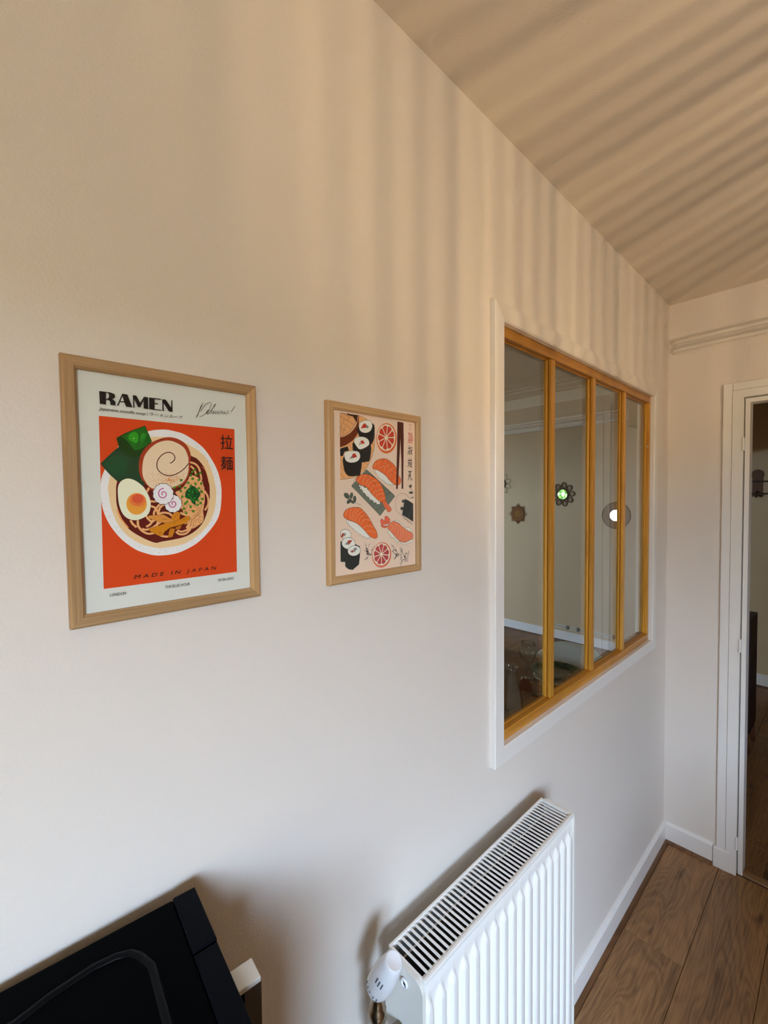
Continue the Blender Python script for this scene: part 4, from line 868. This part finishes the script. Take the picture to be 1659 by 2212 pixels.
GRN = ceramic('green_glaze', (.008, .05, .026, 1), (.05, .12, .06, 1)); OLV = ceramic('olive_glaze', (.09, .10, .055, 1), (.17, .165, .10, 1))
px_, py_ = 2.150, .412
w1 = lathe('dinner_plate', [(0, 0), (.07, 0), (.075, .003), (.100, .007), (.110, .010), (.110, .012), (.099, .010), (.073, .006), (0, .005)], mat('white_china', (.82, .82, .80, 1), .15), None, 48, Matrix.Translation((px_-.030, py_-.012, .7505)))
w1['label'] = 'white china dinner plate under the green glazed plate'; w1['category'] = 'plate'
gp = thing('glazed_plate', 'green and olive glazed plate in front of the white chair', 'plate', loc=(px_, py_, .763))
lathe('rim', [(.078, .003), (.105, .008), (.122, .016), (.1245, .0185), (.123, .019), (.104, .012), (.078, .0075)], GRN, gp, 48, Matrix.Translation((px_, py_, .7645)))
lathe('well', [(0, 0), (.06, 0), (.079, .0035), (.079, .0072), (.06, .0045), (0, .004)], OLV, gp, 40, Matrix.Translation((px_, py_, .7645)))
put(gp)
GLS = glass_mat('drinking_glass', (.965, .97, .965, 1), 2.6)
def gthing(name, label, prof, x_, y_, z_=.7505, grp='glassware on the dining table', extra=None):
    o = lathe(name, prof, GLS, None, 40, Matrix.Translation((x_, y_, z_))); o['label'] = label; o['category'] = 'glass'; o['group'] = grp; return o
wgx, wgy = 2.012, .497
wg = thing('wine_glass', 'stemmed wine glass standing left of the green plate', 'glass', 'glassware on the dining table', (wgx, wgy, .7505))
Mg = Matrix.Translation((wgx, wgy, .7505))
lathe('bowl', [(.003, .088), (.018, .093), (.034, .108), (.041, .128), (.0415, .145), (.038, .168), (.034, .185), (.0334, .185), (.037, .168), (.0403, .145), (.0398, .128), (.033, .109), (.017, .095), (.001, .091)], GLS, wg, 40, Mg)
lathe('stem', [(.0028, .004), (.0026, .05), (.003, .088)], GLS, wg, 16, Mg); lathe('foot', [(0, 0), (.033, 0), (.0335, .0012), (.012, .003), (.003, .006)], GLS, wg, 40, Mg)
put(wg)
gthing('carafe', 'clear glass carafe at the left edge of the interior window', [(0, .002), (.045, .002), (.052, .01), (.054, .06), (.048, .12), (.035, .17), (.027, .205), (.029, .235), (.032, .243), (.0305, .243), (.0275, .235), (.0255, .205), (.0335, .17), (.0465, .12), (.0525, .06), (.05, .012), (.044, .006), (0, .005)], 1.535, .312)
gthing('tumbler', 'low clear tumbler between the carafe and the green plate', [(0, .001), (.030, .001), (.033, .006), (.037, .035), (.039, .06), (.0385, .08), (.0372, .08), (.0377, .06), (.0355, .035), (.031, .011), (0, .009)], 1.878, .372)
# patterned napkin
NAP = mat('napkin_red', rgb(120, 66, 50), .9, noise=.4, nscale=70)
bm = bmesh.new(); bbox(bm, -.075, .075, -.06, .06, 0, .003); nap = finish('napkin', bm, NAP); nap.location = (1.99, .455, .7502); nap.rotation_euler = (0, 0, .3)
nap.location.z = .7498; nap['label'] = 'small patterned red napkin beside the foot of the wine glass'; nap['category'] = 'napkin'
nap.location = (1.955, .44, .7502)
# white shell chair
chx, chy = 2.285, .455
ch = thing('shell_chair', 'white plastic shell chair behind the dining table', 'chair', loc=(chx, chy, 0))
bm = bmesh.new(); NU, NV = 20, 18; G = []
for j in range(NV+1):
    v_ = j/NV; row = []
    if v_ < .5: t_ = v_/.5; px0, pz0 = -.19+.33*t_, .45-.02*math.sin(PI*t_)
    else: t_ = (v_-.5)/.5; px0, pz0 = .14+.075*math.sin(t_*PI/2)*1.0, .45+.375*t_**1.15
    for i in range(NU+1):
        u_ = i/NU*2-1; hw = .205 if v_ < .5 else .205+.030*math.sin((v_-.5)*2*PI/2)
        edge = max(0, (v_-.80)/.2); hw *= math.sqrt(max(.02, 1-edge**2.4*.45)) if v_ > .8 else 1
        wrap = abs(u_)**2.2; lift_ = .07*wrap*(1 if .2 < v_ < .7 else .5)
        fx_ = -.06*wrap*(max(0, v_-.45)/.55); zz = pz0+(lift_ if v_ < .6 else lift_*max(0, 1-(v_-.6)*2.2))-(.06*abs(u_)**4*edge)
        row.append(bm.verts.new((chx+px0+fx_, chy+u_*hw, zz)))
    G.append(row)
for A_, B_ in zip(G, G[1:]):
    for i in range(NU): bm.faces.new((A_[i], A_[i+1], B_[i+1], B_[i]))
sh = finish('shell', bm, mat('chair_white', (.82, .84, .84, 1), .35), ch, True)
so = sh.modifiers.new('s', 'SOLIDIFY'); so.thickness = .007
LGW = mat('beech_leg', rgb(170, 126, 82), .5)
for a in (-1, 1):
    for b in (-1, 1): tube('leg', [(chx+a*.10, chy+b*.11, .425), (chx+a*.20, chy+b*.20, 0)], [.013, .009], LGW, ch, 12)
tube('brace', [(chx-.10, chy-.11, .42), (chx+.10, chy+.11, .42)], .006, WIRE, ch, 8); tube('brace', [(chx-.10, chy+.11, .42), (chx+.10, chy-.11, .42)], .006, WIRE, ch, 8)
put(ch)
# wall mirrors on the far wall (local: disc in the y-z plane facing -x)
def face(x_, y_, z_): return Matrix.Translation((x_, y_, z_)) @ Matrix.Rotation(-PI/2, 4, 'Y')
def mirror_disc(root, y_, z_, r): return lathe('mirror_glass', [(0, .004), (r, .004), (r, .001)], MIRR, root, 32, face(FX-.012, y_, z_), smooth=False)
wx = FX
def wp(px, py): q = back(px, py, 0, FX-.01); return q.y, q.z
my, mz = wp(1118.5, 1110)
sm = thing('sunburst_mirror', 'small round mirror in a spiky rattan sunburst frame, lowest on the far wall', 'mirror', 'rattan mirrors on the far wall', (FX, my, mz))
lathe('ring', [(.047, .0), (.05, .014), (.07, .018), (.09, .014), (.094, 0)], RATT, sm, 40, face(FX-.001, my, mz)); mirror_disc(sm, my, mz, .048)
bm = bmesh.new()
for k in range(8):
    for j in range(-3, 4):
        t_ = 2*PI*k/8+PI/2+j*.095; l_ = .135-.009*abs(j)
        tube_bm(bm, [(FX-.006, my+.085*math.cos(t_), mz+.085*math.sin(t_)), (FX-.006, my+l_*math.cos(t_), mz+l_*math.sin(t_))], [.0035, .0012], 5)
finish('spikes', bm, RATT, sm)
put(sm)
my, mz = wp(1215.5, 1068)
fm = thing('flower_mirror', 'round mirror in a dark rattan flower frame with looped petals', 'mirror', 'rattan mirrors on the far wall', (FX, my, mz))
lathe('ring', [(.054, 0), (.056, .012), (.064, .015), (.07, .010), (.071, 0)], RATD, fm, 40, face(FX-.001, my, mz)); mirror_disc(fm, my, mz, .056)
for k in range(9):
    t_ = 2*PI*k/9+PI/2+.12; c_, s_ = math.cos(t_), math.sin(t_)
    for kk, (rl, rw_, rt) in enumerate(((.034, .029, .0042), (.023, .017, .002))):
        pts = []
        for i in range(18):
            a = 2*PI*i/18; u = .104+rl*math.cos(a); v_ = rw_*math.sin(a); pts.append((FX-.008, my+u*c_-v_*s_, mz+u*s_+v_*c_))
        pt = tube('petal', pts, rt, RATD, fm, 6, True)
    tube('petal_rib', [(FX-.008, my+.07*c_, mz+.07*s_), (FX-.008, my+.136*c_, mz+.136*s_)], .0018, RATD, fm, 6)
put(fm)
my, mz = wp(1330.5, 1113.5)
rm = thing('round_mirror', 'round mirror with a wide woven cane border beside the pane uprights', 'mirror', 'rattan mirrors on the far wall', (FX, my, mz))
mirror_disc(rm, my, mz, .058)
lathe('cane_border', [(.056, .0), (.058, .006), (.10, .010), (.137, .006)], mat('pale_cane', rgb(140, 112, 84), .8, noise=.3, nscale=50), rm, 48, face(FX-.001, my, mz))
lathe('inner_ring', [(.055, 0), (.058, .014), (.064, .014), (.066, .004)], RATD, rm, 40, face(FX-.001, my, mz)); lathe('outer_ring', [(.133, 0), (.136, .010), (.142, .010), (.144, 0)], RATD, rm, 48, face(FX-.001, my, mz))
put(rm)
my, mz = wp(1084, 1045)
wm = thing('wire_flower_mirror', 'thin wire flower mirror half hidden behind the left edge of the interior window', 'mirror', 'rattan mirrors on the far wall', (FX, my, mz))
mirror_disc(wm, my, mz, .05)
lathe('ring', [(.049, 0), (.051, .01), (.056, .01), (.058, 0)], WIRE, wm, 32, face(FX-.001, my, mz))
for k in range(9):
    t_ = 2*PI*k/9+.02; c_, s_ = math.cos(t_), math.sin(t_); pts = []
    for i in range(18):
        a = 2*PI*i/18; u = .092+.040*math.cos(a); v_ = .024*math.sin(a); pts.append((FX-.007, my+u*c_-v_*s_, mz+u*s_+v_*c_))
    tube('petal', pts, .0018, WIRE, wm, 6, True)
put(wm)
# pipes and sockets low on the far wall
lp = thing('floor_pipe', 'pair of thin white pipes low on the far wall above the baseboard', 'pipe', loc=(FX, 1.4, .15))
PW_ = mat('thin_pipe_white', (.7, .7, .66, 1), .4)
for z in (.150, .178): tube('pipe', [(FX-.014, 1.86, z), (FX-.014, 1.0, z), (FX-.014, .3, z)], .006, PW_, lp, 8)
for yy in (1.62, 1.5, 1.12, 1.05): box('valve', FX-.03, FX-.008, yy-.012, yy+.012, .143, .186, mat('pipe_valve', (.22, .2, .17, 1), .5), lp, bev=.003)
put(lp)
# hall: shoe cabinet and coat rack seen through the doorway
sc = thing('shoe_cabinet', 'dark brown shoe cabinet on tapered legs seen through the doorway', 'cabinet', loc=(3.74, .06, 0))
SCM = mat('shoe_cabinet_dark', rgb(48, 26, 20), .55, noise=.3, nscale=12)
box('body', 3.60, 3.86, -.173, .28, .13, .872, SCM, sc, bev=.002)
for z0_, z1_, hz_ in ((.50, .862, .775), (.14, .495, .395)):
    f_ = box('door', 3.584, 3.60, -.170, .277, z0_, z1_, SCM, sc, bev=.002)
    bm = bmesh.new(); bbox(bm, 3.565, 3.573, -.158, -.09, hz_, hz_+.010); bbox(bm, 3.573, 3.584, -.15, -.142, hz_, hz_+.008); bbox(bm, 3.573, 3.584, -.106, -.098, hz_, hz_+.008); finish('handle', bm, STEEL, f_)
for a in (3.62, 3.84):
    for b in (-.15, .26): tube('leg', [(a, b, .13), (a-.008, b-.012, 0)], [.018, .011], mat('leg_walnut', rgb(110, 62, 40), .5), sc, 12)
put(sc)
cr_ = thing('coat_rack', 'dark metal coat rack with round wooden paddles on the hall wall', 'coat rack', loc=(FX, .0, 1.74))
CRM = mat('rack_brown', rgb(62, 36, 24), .5)
for z in (1.78, 1.675): tube('rail', [(FX-.03, .22, z), (FX-.03, -.1, z), (FX-.03, -.62, z)], .007, CRM, cr_, 10)
for i, yy in enumerate((.13, -.03, -.19, -.35, -.51)):
    bm = bmesh.new(); pts = [(-.032, -.115), (.032, -.115), (.032, .04)]+[(.042*math.cos(a), .075+.045*math.sin(a)) for a in [-.5+i_*(PI+1)/12 for i_ in range(13)]]+[(-.032, .04)]
    a_ = [bm.verts.new((FX-.012, yy+p[0], 1.765+p[1])) for p in pts]; b_ = [bm.verts.new((FX-.002, yy+p[0], 1.765+p[1])) for p in pts]
    for k in range(len(pts)): bm.faces.new((a_[k], a_[(k+1) % len(pts)], b_[(k+1) % len(pts)], b_[k]))
    bm.faces.new(a_); bm.faces.new(b_[::-1]); finish('paddle', bm, mat('paddle_wood', rgb(98, 62, 36), .6), cr_)
    tube('hook', [(FX-.03, yy, 1.70), (FX-.035, yy, 1.66), (FX-.05, yy, 1.642), (FX-.068, yy, 1.652)], .005, CRM, cr_, 8)
    lathe('knob', [(0, -.010), (.008, -.006), (.010, 0), (.008, .006), (0, .010)], CRM, cr_, 12, Matrix.Translation((FX-.07, yy, 1.658)))
put(cr_)
